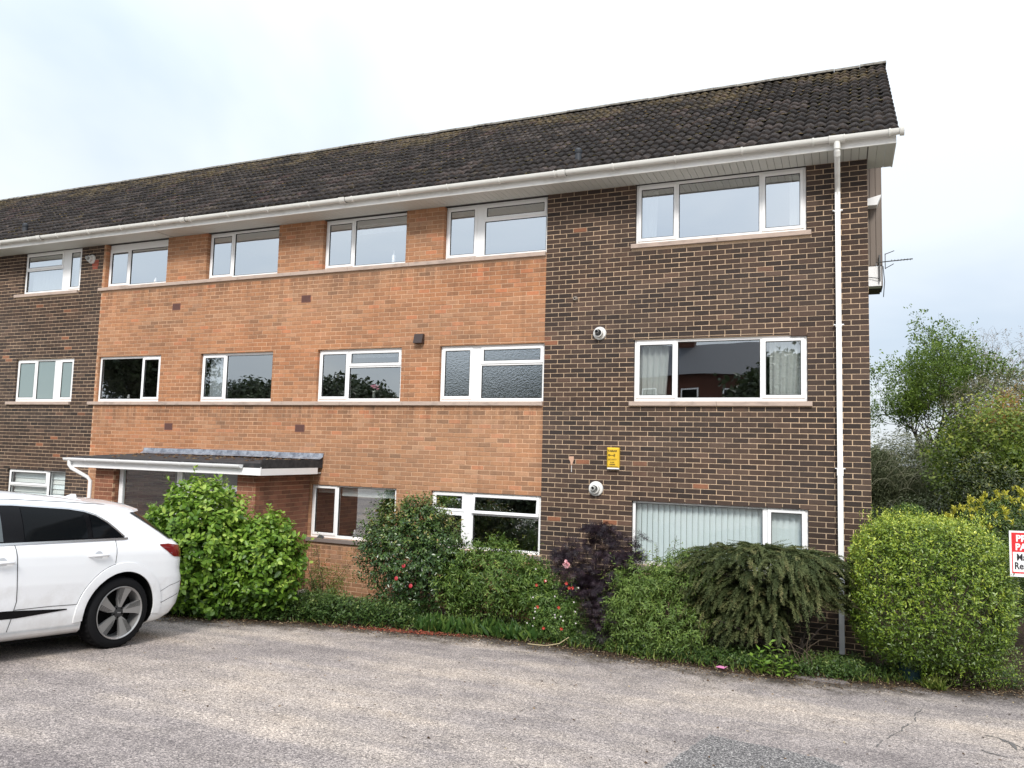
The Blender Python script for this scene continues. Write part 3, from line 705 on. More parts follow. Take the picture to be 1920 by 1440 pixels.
for r_ in range(NR):
    for cidx in range(ncol):
        x0 = 5.085 - TW * (cidx + 1); rk = max(0.0, 0.095 * (r_ / NR) * max(0, 1 - cidx / 12.0))
        cand.append((r_, cidx, x0 + rk))
def tdist(t):
    p = Vector((t[2] + .15, RY0 + t[0] * gauge * uy, RZ0 + t[0] * gauge * uz)) - CAM; return p.dot(fwd)
order = sorted(range(len(cand)), key=lambda i: tdist(cand[i])); near = set(order[:300])
mv = []
for k in range(12):
    lv = tv.copy(); lv[:, 2] += rng.normal(0, 0.002, len(lv))
    me = np_mesh('roof_tile', np.stack([lv[:, 0], lv[:, 1] * uy + lv[:, 2] * ny, lv[:, 1] * uz + lv[:, 2] * nz_], 1), [tf], {'rnd': np.full(len(tf), rng.random() ** 1.3)}); me.materials.append(TILE); mv.append(me)
VV = []; FF = []; RR = []; base = 0
ro = roof.location + bld.location
for i, (r_, cidx, x0) in enumerate(cand):
    j = rng.normal(0, 0.004, 3)
    if i in near:
        o = bpy.data.objects.new('roof_tile', mv[int(rng.integers(12))]); COL.objects.link(o); o.parent = roof
        s = r_ * gauge + j[1]; o.location = Vector((x0, RY0 + s * uy, RZ0 + s * uz + abs(j[2]))) - ro
        o.rotation_euler = (0, 0, rng.normal(0, 0.008))
    else:
        lv = tv + np.array([0, j[1], abs(j[2])]); VV.append(to_world(lv, x0, r_)); FF.append(tf + base); base += len(tv); RR.append(np.full(len(tf), rng.random() ** 1.3))
o = link('tile_field', np_mesh('tile_field', np.concatenate(VV), [np.concatenate(FF)], {'rnd': np.concatenate(RR)}), TILE, roof); o['kind'] = 'stuff'
# ridge tiles
x = 5.20; rp = MB(); rp.tube([(-0.225, 0, 0), (0.225, 0, 0)], 0.12, 12); 
variants = []
for k in range(4):
    h = MB()
    b0 = 0
    for X in (-0.222, 0.222):
        for q in range(9):
            t = math.pi * q / 8; h.v.append((X, 0.13 * math.cos(t), 0.085 * math.sin(t) + rng.normal(0, .002)))
    for q in range(8): h.face((q, q + 1, 10 + q, 9 + q))
    h.face(tuple(range(9))); h.face(tuple(range(17, 8, -1)))
    me = bpy.data.meshes.new('ridge_tile'); me.from_pydata(h.v, [], h.f); me.materials.append(RIDGE); variants.append(me)
while x > -24:
    o = bpy.data.objects.new('ridge_tile', variants[int(rng.integers(4))]); COL.objects.link(o); o.parent = roof
    o.location = Vector((x - 0.225, RY1 + 0.0, RZ1 + 0.015 + rng.normal(0, .004))) - ro; o.rotation_euler = (0, rng.normal(0, .006), 0)
    x -= 0.45
# moss cushions on the tiles
mm = []; mf = []; b_ = 0; mr = []
ico = np.array([(0, 0, 1), (.9, 0, .2), (.28, .85, .2), (-.72, .52, .2), (-.72, -.52, .2), (.28, -.85, .2)]); icf = np.array([(0, 1, 2), (0, 2, 3), (0, 3, 4), (0, 4, 5), (0, 5, 1)])
for _ in range(6500):
    v_ = rng.random()
    v_ = v_ ** 0.6 if rng.random() < 0.6 else rng.random()
    x0 = rng.uniform(-20, 5.0); s = round(v_ * NR) * gauge + rng.normal(0, .02) + .01; s = min(max(s, 0), NR * gauge)
    sz = rng.uniform(.010, .036)
    p = np.array([x0, RY0 + s * uy + 0.045 * ny, RZ0 + s * uz + 0.035 * nz_]); mm.append(ico * sz * np.array([1.3, 1, .9]) * rng.uniform(.7, 1.3, (6, 3)) + p); mf.append(icf + b_); b_ += 6; mr.append(np.full(5, rng.random()))
MOSS = leaf_mat('moss', [(0, (0.035, 0.030, 0.016)), (0.6, (0.075, 0.062, 0.026)), (1, (0.15, 0.10, 0.045))], 0.95, 0.0, 0.1)
o = link('roof_moss', np_mesh('roof_moss', np.concatenate(mm), [np.concatenate(mf)], {'rnd': np.concatenate(mr)}), MOSS, roof); o['kind'] = 'stuff'
# roof vents (two hooded pipe terminals)
for (x0, s) in ((0.55, 0.55), (-12.6, 0.55)):
    p = Vector((x0, RY0 + s * uy, RZ0 + s * uz + 0.04)); h = MB()
    h.tube([p - Vector((0, 0, .1)), p + Vector((0, 0, .10))], 0.05, 14); h.tube([p + Vector((0, 0, .10)), p + Vector((0, 0, .12)), p + Vector((0, 0, .17)), p + Vector((0, 0, .19))], [0.05, 0.062, 0.058, 0.03], 14)
    h.build('roof_vent_pipe', GREYP, roof, smooth=True, sharp=40)
# gable side clad bay, light box, verge
g = MB()
for i in range(3): g.cbox(4.735 + i * 0.085, 4.735 + i * 0.085 + 0.081, 2.0, 2.03, 2.32, 4.4, 0.004)
g.box(4.98, 4.995, 1.995, 2.5, 1.98, 4.6)
g.build('side_cladding', mat('beige_cladding', (0.19, 0.155, 0.13), 0.7), bld)
g = MB(); g.box(4.73, 4.975, 1.998, 2.03, 1.99, 2.31); g.build('side_bay_panel', UPVC, bld)
g = MB(); g.box(4.73, 4.97, 2.0, 2.5, 1.95, 1.985); g.build('side_bay_underside', mat('dark_olive_board', (0.06, 0.065, 0.04), 0.9), bld)  # underside board in one dark olive colour
g = MB(); g.add([(4.73, 1.8, 3.36), (4.98, 1.8, 3.42), (4.98, 2.0, 3.42), (4.73, 2.0, 3.36), (4.73, 1.8, 3.26), (4.92, 1.8, 3.26), (4.92, 2.0, 3.26), (4.73, 2.0, 3.26)],
                [(0, 1, 2, 3), (4, 7, 6, 5), (0, 4, 5, 1), (1, 5, 6, 2), (2, 6, 7, 3), (3, 7, 4, 0)]); g.build('side_light_box', UPVC, bld)

# wall fittings
def airbrick(x, z, col=(0.17, 0.075, 0.06)):
    g = MB(); m = mat('terracotta_vent', col, 0.8)
    g.box(x - .105, x + .105, -0.004, 0.02, z - 0.068, z - 0.058); g.box(x - .105, x + .105, -0.004, 0.02, z + .058, z + .068)
    for i in range(7): g.box(x - .105, x + .105, -0.004, 0.0, z - .055 + i * .0165, z - .047 + i * .0165)
    g.box(x - .105, x - .095, -.005, .02, z - .058, z + .058); g.box(x + .095, x + .105, -.005, .02, z - .058, z + .058)
    o = g.build('air_brick', m, bld)
    g = MB(); g.box(x - .095, x + .095, -.0025, .01, z - .058, z + .058); g.build('vent_void', mat('vent_dark', (0.06, 0.032, 0.028), 0.9), o)
for (x, z) in ((-7.97, 1.92), (-4.75, 1.91), (-7.98, -0.50), (-4.75, -0.49)): airbrick(x, z)
g = MB(); x, z = -2.29, 1.075
g.add([(x - .085, 0, z + .085), (x + .085, 0, z + .085), (x + .085, -.055, z + .085), (x - .085, -.055, z + .085), (x - .085, 0, z - .08), (x + .085, 0, z - .08), (x + .085, -.10, z - .075), (x - .085, -.10, z - .075)],
      [(0, 3, 2, 1), (3, 7, 6, 2), (0, 4, 7, 3), (1, 2, 6, 5), (4, 5, 6, 7)]); g.build('vent_cowl', mat('brown_plastic', (0.045, 0.028, 0.024), 0.5), bld)
FLUEW = dirty_white('flue_white', (0.74, 0.73, 0.70), 0.45, 0.8)
def flue(x, z, r=0.105, old=False):
    g = MB(); g.lathe((x, 0, z), (0, -1, 0), [(0, r * 1.0), (0.015, r), (0.03, r * .92), (0.035, r * .66), (0.10, r * .62), (.105, r * .5), (0.03, r * .48)], 24); fo = g.build('boiler_flue', FLUEW, bld, smooth=True, sharp=35)
    g = MB(); g.lathe((x, 0, z), (0, -1, 0), [(.03, .001), (.031, r * .48)], 20); g.lathe((x - .01, 0, z + .012), (0, -1, 0), [(.03, r * .30), (.15, r * .30), (.152, r * .22), (.06, r * .2)], 16)
    g.build('flue_terminal', mat('flue_metal', (0.2, 0.2, 0.2) if not old else (.5, .5, .48), 0.4, 0.6 if not old else 0.1), fo, smooth=True, sharp=35)
    g = MB(); g.lathe((x - .01, 0, z + .012), (0, -1, 0), [(.118, .001), (.12, r * .2)], 12); g.build('flue_bore', BLACKR, fo)
flue(0.92, 1.06); flue(0.90, -1.34, 0.115, True)
flue(-10.50, 3.08, 0.10, True)
g = MB(); g.lathe((0.51, 0, 1.63), (0, -1, 0), [(0, .038), (.01, .036), (.05, .027), (.05, .016), (.0, .016)], 12); g.build('overflow_pipe', mat('stained_pipe', (.3, .26, .22), .8), bld)
g = MB(); g.lathe((-10.42, 0, 2.99), (0, -1, 0), [(0.004, .001), (0.005, .06)], 8)
g2 = MB()
for k, (a, b2, c, d) in enumerate(((-10.49, -10.30, 2.93, 2.99), (-10.45, -10.30, 3.0, 3.06), (-10.47, -10.32, 2.86, 2.92))): g2.cur = .97; g2.cbox(a, b2, -0.006, 0.05, c, d, .003)
g2.build('repair_brick', mat('red_repair_brick', (0.33, 0.085, 0.055), 0.9), bld)
g = MB(); pts = [(.455, -.86), (.53, -.855), (.535, -.90), (.52, -.95), (.505, -1.0), (.485, -.98), (.475, -.93), (.45, -.90)]
g.v = [(x, -0.0045, z) for x, z in pts]; g.face(tuple(range(len(pts)))); g.v += [(x, 0.01, z) for x, z in pts]
for i in range(8): g.face((i, (i + 1) % 8, 8 + (i + 1) % 8, 8 + i))
g.build('mortar_repair', mat('pink_mortar_smear', (0.55, 0.34, 0.24), 0.95), bld)
g = MB(); g.tube([(.50, -.006, -1.0), (.50, -.008, -1.05), (.50, -.005, -1.10)], .004, 6); g.build('cable_stub', UPVC, bld)

# alarm box
ab = tag(empty('alarm_box', (1.175, 0, -0.86)), 'yellow burglar alarm box with a key emblem on the dark brick wall', 'alarm box')
YEL = mat('yellow_plastic', (0.72, 0.46, 0.035), 0.35)
g = MB(); g.cbox(1.08, 1.27, -0.075, 0.004, -1.01, -0.705, 0.022); g.build('cover', YEL, ab)
g = MB(); g.cbox(1.085, 1.265, -0.06, 0.002, -1.035, -1.011, 0.006); g.build('base_strip', UPVC, ab)
INK = mat('black_print', (0.03, 0.022, 0.01), 0.6); INKO = mat('faded_olive_print', (0.16, 0.11, 0.02), 0.6)
def text(body, size, loc, m, parent, name, rotx=90, rotz=0, sx=1.0, ext=0.0006, bold=0.0):
    cu = bpy.data.curves.new(name, 'FONT'); cu.body = body; cu.size = size; cu.align_x = 'CENTER'; cu.extrude = ext; cu.offset = bold; cu.resolution_u = 3
    o = bpy.data.objects.new(name, cu); COL.objects.link(o); dg = bpy.context.evaluated_depsgraph_get(); me = bpy.data.meshes.new_from_object(o.evaluated_get(dg))
    bpy.data.objects.remove(o); bpy.data.curves.remove(cu); me.name = name
    me.transform(Matrix.Translation(loc) @ Matrix.Rotation(R(rotz), 4, 'Z') @ Matrix.Rotation(R(rotx), 4, 'X') @ Matrix.Diagonal((sx, 1, 1, 1)))
    me.materials.clear(); me.materials.append(m)
    return link(name, me, m, parent)
text('TAMAR', 0.044, (1.17, -0.0765, -0.772), INK, ab, 'lettering', bold=.0012)
text('SECURITY', 0.034, (1.17, -0.0765, -0.898), INKO, ab, 'lettering', sx=.9, bold=.0008)
text('01392', 0.026, (1.17, -0.0765, -0.938), INK, ab, 'lettering', bold=.0006)
text('430000', 0.030, (1.17, -0.0765, -0.972), INK, ab, 'lettering', bold=.0008)
g = MB(); g.tube([(1.125, -.0768, -.822), (1.205, -.0768, -.822)], .004, 6); g.lathe((1.12, -.075, -.822), (0, -1, 0), [(0.001, .017), (.0022, .017), (.0022, .008), (.001, .008)], 14)
g.box(1.19, 1.197, -.0772, -.075, -.845, -.822); g.box(1.203, 1.21, -.0772, -.075, -.85, -.80); g.box(1.19, 1.215, -.0772, -.075, -.806, -.800); g.build('key_emblem', INK, ab)

# ------------------------------------------------------------------ entrance porch
pc = tag(empty('entrance_porch', (-6.4, -0.8, -3.33)), 'flat roofed brick entrance porch with white fascia and glazed front beside the parked car', 'porch')
PX0, PX1, PY = -8.60, -4.22, -1.60
rf = MB(); rf.add([(PX0, 0, -1.04), (PX1, 0, -1.06), (PX1, PY, -1.115), (PX0, PY, -1.115), (PX0, 0, -1.16), (PX1, 0, -1.17), (PX1, PY, -1.165), (PX0, PY, -1.165)],
                  [(0, 3, 2, 1), (4, 5, 6, 7), (0, 4, 7, 3), (3, 7, 6, 2), (2, 6, 5, 1)]); rf.build('flat_roof', FELT, pc)
# ragged moss on the felt
mp_ = MB()
for _ in range(260):
    x = random.uniform(PX0 + .1, PX1 - .1); y = -abs(random.gauss(0, .55)); 
    if y < PY + .05: continue
    z = -1.05 + (y / PY) * -.06; s = random.uniform(.01, .045); mp_.cur = random.random()
    mp_.add([(x - s, y - s * .6, z), (x + s, y - s * .5, z), (x + s * .8, y + s * .6, z), (x - s * .7, y + s * .6, z), (x, y, z + s * .6)], [(0, 1, 4), (1, 2, 4), (2, 3, 4), (3, 0, 4)])
o = mp_.build('roof_debris', leaf_mat('dead_moss', [(0, (.03, .02, .015)), (.6, (.09, .05, .03)), (1, (.16, .12, .07))], .95, 0, .1), pc); o['kind'] = 'stuff'
fl = MB(); 
for a, b2 in ((-8.6, -7.5), (-7.5, -6.4), (-6.4, -5.3), (-5.3, -4.215)): 
    j = random.uniform(-.004, .004); fl.add([(a, -.008, -.93 + j), (b2 + .03, -.012, -.93 + j), (b2 + .03, -.03, -1.0), (a, -.026, -1.0), (b2 + .03, -.11, -1.035 + j), (a, -.10, -1.035 + j)], [(0, 3, 2, 1), (3, 5, 4, 2)])
fl.build('lead_flashing', LEAD, pc)
g = MB(); g.cbox(PX1 - .002, PX1 + .02, PY - .0, -.002, -1.19, -1.045, .003); g.cbox(PX1 - 1.1, PX1 + .02, PY - .02, PY - .003, -1.18, -1.105, .003); g.build('felt_drip_edge', FELT, pc)
g = MB(); g.cbox(PX0, PX1 + .022, PY - .016, PY + .01, -1.30, -1.165, .003); g.box(PX0, PX0 + .02, PY + .01, -.02, -1.30, -1.15); g.box(PX1 - .0, PX1 + .02, PY + .011, -.14, -1.30, -1.19); g.build('fascia', UPVC, pc)
g = MB(); g.box(PX0 + .02, PX1 - .001, PY + .011, -.015, -1.29, -1.275); g.build('porch_soffit', SOFFIT, pc)
# gutter
g = MB(); rings = []
GX0, GX1 = PX0 - .06, -4.55
for x in (GX0, GX1):
    for k in range(9): t = math.pi + math.pi * k / 8; g.v.append((x, PY - .07 + .05 * math.cos(t), -1.135 + .06 * math.sin(t)))
    for k in range(8, -1, -1): t = math.pi + math.pi * k / 8; g.v.append((x, PY - .07 + .045 * math.cos(t), -1.135 + .055 * math.sin(t)))
for k in range(18): k2 = (k + 1) % 18; g.face((k, 18 + k, 18 + k2, k2))
g.face(tuple(range(9))); g.face(tuple(range(26, 17, -1))); gpo = g.build('porch_gutter', UPVC, pc)
for x in (-8.1, -7.35, -6.6, -5.85, -5.1, -4.6):
    g = MB(); b = 0
    for X in (x - .012, x + .012):
        for k in range(9): t = math.pi + math.pi * k / 8; g.v.append((X, PY - .07 + .056 * math.cos(t), -1.133 + .067 * math.sin(t)))
    for k in range(8): g.face((k, 9 + k, 10 + k, k + 1))
    g.face(tuple(range(9))); g.face(tuple(range(17, 8, -1))); g.build('gutter_bracket', UPVC, gpo)
g = MB(); g.tube([(PX0 + .06, PY - .07, -1.18), (PX0 + .06, PY - .07, -1.26), (PX0 + .10, PY - .05, -1.32), (PX0 + .34, PY + .10, -1.48), (PX0 + .38, PY + .13, -1.54), (PX0 + .38, PY + .13, -3.3)], .034, 10); g.build('downpipe', UPVC, pc, smooth=True, sharp=40)
# brick piers
def porch_bricks(parent, x0, x1, y0, y1, z0, z1, side=True, n_single=0):
    back = MB(); back.box(x0 + .006, x1 - .006, y0 + .006, y1, z0, z1); w = back.build('brick_pier', MORT_O, parent)
    rest = MB(); singles = []
    n0 = int(math.floor(z0 / C_)); n1 = int(z1 / C_)
    for n_ in range(n0, n1 + 1):
        za = n_ * C_ + .005; zb = min(za + .065, z1)
        if zb - za < .02: continue
        off = .1125 if n_ % 2 else 0
        x = x0 - off
        while x < x1:                                       # front face
            a, b2 = max(x, x0), min(x + .215, x1)
            if b2 - a > .03: rest.cur = rng.random(); rest.cbox(a, b2, y0 + rng.uniform(-.001, .001), y0 + .05, za, zb, .003)
            x += .225
        y = y0 + (.1125 if off == 0 else .05 - .05)         # flank facing +x
        y = y0 + .052 - (.06 if off else 0.0)
        y = y0 + .052
        first = True
        while y < y1:
            L_ = .16 if (first and not off) else (.05 if first and off else .215)
            first = False
            a, b2 = y, min(y + L_, y1)
            if b2 - a > .02:
                v = [(x1, a, za), (x1, b2, za), (x1, b2, zb), (x1, a, zb), (x1 - .05, a, za), (x1 - .05, b2, za), (x1 - .05, b2, zb), (x1 - .05, a, zb)]
                if len(singles) < n_single and b2 - a > .2 and za > -3.0: singles.append((x1, a, b2, za, zb))
                else:
                    rest.cur = rng.random(); rest.add(v, [(0, 1, 2, 3), (4, 0, 3, 7), (1, 5, 6, 2), (3, 2, 6, 7), (0, 4, 5, 1)])
            y = b2 + .010
        y = y0 + .052
        while y < y1:                                       # flank facing -x
            a, b2 = y, min(y + .215, y1)
            if b2 - a > .02:
                rest.cur = rng.random(); rest.box(x0, x0 + .05, a, b2, za, zb)
            y = b2 + .01
    rest.build('brickwork', PORCHB, w, kind='stuff')
    if singles:
        off = Vector((0, 0, 0)); p = w
        while p is not None: off += p.location; p = p.parent
        var = []
        for k in range(8):
            m_ = MB(); m_.cur = rng.random(); m_.box(-.05, 0, -.1075, .1075, -.0325, .0325); me = bpy.data.meshes.new('brick'); me.from_pydata(m_.v, [], m_.f)
            at = me.attributes.new('rnd', 'FLOAT', 'FACE'); at.data.foreach_set('value', np.array(m_.r, np.float32)); me.materials.append(PORCHB); var.append(me)
        for (X, a, b2, za, zb) in singles:
            o = bpy.data.objects.new('brick', var[int(rng.integers(8))]); COL.objects.link(o); o.parent = w; o.location = Vector((X, (a + b2) / 2, (za + zb) / 2)) - off
    return w
porch_bricks(pc, -4.86, -4.47, -1.40, -.001, -3.6, -1.29, n_single=140)
porch_bricks(pc, -8.16, -7.70, -1.42, -.001, -3.6, -1.29)
# glazed front
g = MB(); yg = -1.30
for (a, b2, c, d) in ((-7.69, -7.60, -3.34, -1.29), (-6.30, -6.18, -3.34, -1.29), (-5.38, -5.28, -3.34, -1.29), (-4.93, -4.865, -3.34, -1.29), (-7.6, -6.3, -3.34, -3.2), (-6.18, -4.93, -1.60, -1.50), (-7.6, -4.93, -1.32, -1.29)): g.cbox(a, b2, yg, yg + .06, c, d, .004)
pf = g.build('glazing_frame', UPVC, pc)
for (a, b2, c, d) in ((-7.6, -6.3, -3.2, -1.32), (-6.18, -5.38, -1.50, -1.32), (-5.28, -4.93, -1.50, -1.32), (-5.28, -4.93, -3.3, -1.60)):
    g = MB(); g.box(a, b2, yg + .025, yg + .04, c, d); g.build('pane', GLASS_LOW, pf)
g = MB(); g.cbox(-6.17, -5.39, yg + .01, yg + .055, -3.32, -1.61, .006); dr = g.build('door', UPVC, pc); g = MB(); g.tube([(-5.50, yg - .04, -2.4), (-5.50, yg - .04, -2.15)], .012, 8); g.build('handle', mat('steel', (.5, .5, .5), .3, 1), dr)
g = MB(); g.add([(-7.69, -.02, -3.34), (-4.87, -.02, -3.34), (-4.87, -.02, -1.29), (-7.69, -.02, -1.29)], [(0, 1, 2, 3)]); g.build('inner_wall', mat('hall_wall', (.30, .33, .32), .9), pc)
g = MB(); g.box(-8.2, -4.4, -1.9, 0, -3.6, -3.35); g.build('porch_floor', mat('porch_concrete', (.3, .28, .26), .9), pc)
for i in range(6):   # letters fixed to the wall seen through the side light
    pass

# ------------------------------------------------------------------ things behind the glass
def pleat(x0, x1, y, z0, z1, amp, n_, parent=None, name='curtain', m=CURT, lean=0.0):
    g = MB(); K = n_ * 6; H = 8
    for j in range(H + 1):
        t = j / H
        for i in range(K + 1):
            u = i / K; X = x0 + (x1 - x0) * u * (1 - 0.12 * t * (1 if lean == 0 else lean)); g.v.append((X, y + amp * math.sin(u * n_ * 2 * math.pi) * (.7 + .3 * t), z1 - (z1 - z0) * t))
    for j in range(H):
        for i in range(K): a = j * (K + 1) + i; g.face((a, a + 1, a + K + 2, a + K + 1))
    return g.build(name, m, parent, smooth=True)
tag(pleat(1.50, 1.98, .17, .02, .93, .03, 5), 'white pleated curtain drawn to the left side of the middle right window', 'curtain', 'curtains of the middle right window')
tag(pleat(3.42, 3.92, .17, .02, .93, .03, 5), 'white pleated curtain hanging at the right side of the middle right window', 'curtain', 'curtains of the middle right window')
tag(pleat(1.50, 1.78, .17, 2.44, 3.3, .015, 3), 'narrow white curtain at the left side of the top right window', 'curtain', 'curtains of the top right window')
tag(pleat(3.70, 3.92, .17, 2.44, 3.3, .015, 2), 'narrow white curtain at the right side of the top right window', 'curtain', 'curtains of the top right window')
tag(pleat(-12.6, -11.5, .17, 2.46, 2.95, .012, 9, m=NET, name='net_curtain'), 'white net curtain inside the lower pane of the top left window', 'curtain')
tag(pleat(-11.25, -10.9, .17, 2.46, 3.3, .012, 4, m=NET, name='net_curtain'), 'narrow net curtain in the right casement of the top left window', 'curtain')
tag(pleat(-3.75, -2.7, .17, .80, .90, .012, 9, m=NET, name='net_curtain'), 'short net pelmet across the top vent of the window with the flowers', 'curtain')
tag(pleat(-3.76, -2.70, .19, 3.08, 3.26, .010, 9, m=NET, name='net_curtain'), 'shallow net pelmet in the wide pane of the third top floor window', 'curtain')
tag(pleat(-1.08, -.06, .17, .66, .90, .010, 8, m=NET, name='net_curtain'), 'short net behind the top vent of the middle patterned window', 'curtain')
tag(pleat(-7.15, -6.72, .19, .06, .90, .012, 3, m=NET, name='net_curtain'), 'net curtain in the left casement of the window above the porch roof end', 'curtain')
vb = tag(empty('vertical_blind', (2.7, .16, -2.4)), 'closed pale vertical slat blind filling the lower right window', 'blind')
x = 1.49
while x < 3.93:
    g = MB(); g.add([(x, .180, -2.40), (x + .086, .145, -2.40), (x + .086, .145, -1.50), (x, .180, -1.50)], [(0, 1, 2, 3)]); g.build('slat', BLIND, vb); x += .084
g = MB(); g.box(1.49, 3.93, .15, .18, -1.50, -1.48); g.build('headrail', UPVC, vb)
hb = tag(empty('slatted_blind', (-11.8, .16, -2.4)), 'white banded blind inside the lower left window above the car', 'blind')
for k in range(9):
    g = MB(); z = -2.40 + k * .102; g.add([(-12.66, .15, z), (-10.88, .15, z), (-10.88, .175, z + .1), (-12.66, .175, z + .1)], [(0, 1, 2, 3)]); g.build('slat', BLIND if k % 2 else CURT, hb)
g = MB(); g.box(-4.38, -3.90, .15, .165, -1.64, -1.49); g.box(-3.86, -2.68, .15, .165, -1.68, -1.49); tag(g.build('roller_blind', BLIND), 'pale green roller blind pulled part way down in the window beside the porch', 'blind')
# flowers in a vase
vs = tag(empty('flower_vase', (-3.28, .14, 0.06)), 'glass vase of pink and white flowers on the inner sill of the middle window', 'vase')
g = MB(); g.lathe((-3.28, .15, 0.06), (0, 0, 1), [(0, .001), (0, .03), (.1, .025), (.14, .04), (.14, .036), (.02, .02)], 14); g.build('vase', mat('clear_vase', (.5, .55, .5), .1), vs, smooth=True)
PK = mat('pink_petals', (0.75, 0.32, 0.42), .7)
for k in range(9):
    a = random.uniform(0, 6.28); rr = random.uniform(.01, .09); p = Vector((-3.28 + rr * math.cos(a), .15 + .3 * rr * math.sin(a), .25 + random.uniform(-.02, .05)))
    g = MB(); g.lathe(p, (0, -.5, 1), [(-.012, .001), (-.006, .024), (.008, .03), (.014, .012), (.012, .001)], 8); g.build('flower', PK, vs)
g = MB(); g.tube([(-3.28, .15, .1), (-3.26, .15, .24)], .003, 5); g.tube([(-3.28, .15, .1), (-3.32, .15, .24)], .003, 5); g.build('stems', mat('stem_green', (.08, .14, .04), .6), vs)
g = MB(); g.lathe((-2.98, .15, 2.49), (0, 0, 1), [(0, .001), (0, .035), (.13, .035), (.17, .012), (.23, .012), (.23, .001)], 14); tag(g.build('white_bottle', UPVC, smooth=True, sharp=40), 'white bottle standing on the sill of the third top floor window', 'bottle')
g = MB()
for k in range(14):
    t = k / 13; g.v += [(-.62 + .36 * t, .14, .06), (-.62 + .36 * t, .14, .06 + .15 * math.sin(math.pi * min(1, t * 1.15)) ** .7), (-.62 + .36 * t, .22, .06)]
for k in range(13): b = k * 3; g.face((b, b + 3, b + 4, b + 1)); g.face((b + 1, b + 4, b + 5, b + 2))
tag(g.build('folded_towel', UPVC, smooth=True), 'white rounded bundle of cloth on the sill of the middle patterned window', 'towel')
def cat_orn(x, z, s=.05):
    g = MB(); g.lathe((x, .14, z), (0, 0, 1), [(0, .001), (0, s * .8), (s * 1.2, s * .7), (s * 1.7, s * .45), (s * 2.1, s * .5), (s * 2.6, .001)], 10); return g
tag(cat_orn(-8.75, 2.49, .045).build('sill_ornament', UPVC, smooth=True), 'small white ornament on the sill of the second top floor window', 'ornament')
tag(cat_orn(-3.55, -2.37, .045).build('sill_ornament', UPVC, smooth=True), 'small pale pot on the sill beside the porch above the thin shrub', 'ornament')
tag(cat_orn(-9.3, .06, .04).build('sill_ornament', UPVC, smooth=True), 'small white ornament on the sill above the porch', 'ornament')

# tv aerial on the gable side
ta = tag(empty('tv_aerial', (5.0, 2.0, 2.1)), 'thin television aerial with short crossbars on the gable corner', 'aerial')
AL = mat('aerial_metal', (.12, .12, .12), .5, .6)
g = MB(); g.tube([(4.95, 1.96, 2.05), (4.95, 1.96, 2.48)], .013, 6); g.build('mast', AL, ta)
g = MB(); g.tube([(4.90, 1.96, 2.36), (5.42, 1.90, 2.37)], .009, 5)
for k in range(7): x = 5.12 + k * .045; g.tube([(x, 1.86, 2.37), (x, 1.98, 2.37)], .004, 4)
g.tube([(5.03, 1.93, 2.25), (5.15, 1.90, 2.31)], .006, 4); g.tube([(5.03, 1.93, 2.48), (5.16, 1.90, 2.52)], .006, 4); g.tube([(5.03, 1.93, 2.24), (5.03, 1.93, 2.49)], .006, 4); g.build('boom', AL, ta)
g = MB(); g.tube([(4.95, 1.955, 2.1), (4.75, 1.98, 2.14)], .006, 4); g.tube([(5.0, 1.97, 2.3), (5.02, 1.98, 2.05), (5.0, 1.98, 1.8)], .006, 4); g.build('cable', BLACKR, ta)

# ------------------------------------------------------------------ parked car
car = tag(empty('parked_car', (-3.74, -5.30, gz(0, -5.30))), 'white electric suv parked tail first towards the big leafy bush', 'car')
cth = R(-2.0); slope = math.atan(0.083)
c_f = Vector((math.sin(cth) * math.cos(slope), -math.cos(cth) * math.cos(slope), math.sin(slope)))
c_n = Vector((math.cos(cth), math.sin(cth), 0)); c_u = c_n.cross(c_f) * (1 if c_n.cross(c_f).z > 0 else -1)
CO = Vector((-2.77 - 0.965, -5.30, gz(0, -5.30) + 0.006))
def cw(x, s, z): return CO + c_n * x + c_f * s + c_u * z
CM = Matrix(((c_n.x, c_f.x, c_u.x, CO.x), (c_n.y, c_f.y, c_u.y, CO.y), (c_n.z, c_f.z, c_u.z, CO.z), (0, 0, 0, 1)))
PAINT = mat('white_car_paint', (0.88, 0.89, 0.91), 0.32, coat=1.0); n, l, b = nodes(PAINT); pos = world_pos(n)
spp = n.new('ShaderNodeSeparateXYZ'); l.new(pos, spp.inputs[0]); hz_ = mathn(n, l, 'ADD', spp.outputs[2], mathn(n, l, 'MULTIPLY', spp.outputs[1], 0.083))   # height above the sloping ground + 3.45
gn = noise(n, l, 7, 5, pos, 0.7); gm = mathn(n, l, 'ADD', mathn(n, l, 'MULTIPLY', mathn(n, l, 'SUBTRACT', -2.75, hz_), 1.1), mathn(n, l, 'SUBTRACT', gn.outputs[0], 0.5))
grr = ramp(n, [(0.0, (0, 0, 0)), (0.6, (0.5, 0.5, 0.5))]); l.new(gm, grr.inputs[0]); l.new(mixc(n, l, (0.88, 0.89, 0.91), (0.50, 0.47, 0.43), grr.outputs[0]), b.inputs['Base Color'])
CGL = mat('tinted_car_glass', (0.004, 0.005, 0.006), 0.03, spec=0.12); CGL2 = mat('front_car_glass', (0.05, 0.065, 0.07), 0.03, spec=1.0)
BLK = mat('black_gloss_trim', (0.004, 0.004, 0.005), 0.15, spec=0.15); BLKM = mat('black_plastic', (0.006, 0.006, 0.006), 0.8, spec=0.1); CHR = mat('satin_chrome', (0.62, 0.62, 0.62), 0.25, 1.0)
TYRE = mat('tyre_rubber', (0.008, 0.008, 0.009), 0.75, spec=0.15); ALLOY = mat('grey_alloy', (0.34, 0.335, 0.33), 0.35, 0.6); ALLOYD = mat('dark_alloy', (0.05, 0.05, 0.052), 0.4, 0.5)
LAMP = mat('tail_lamp_red', (0.16, 0.006, 0.008), 0.12, coat=1.0); GAP = mat('panel_gap', (0.03, 0.03, 0.032), 0.8)
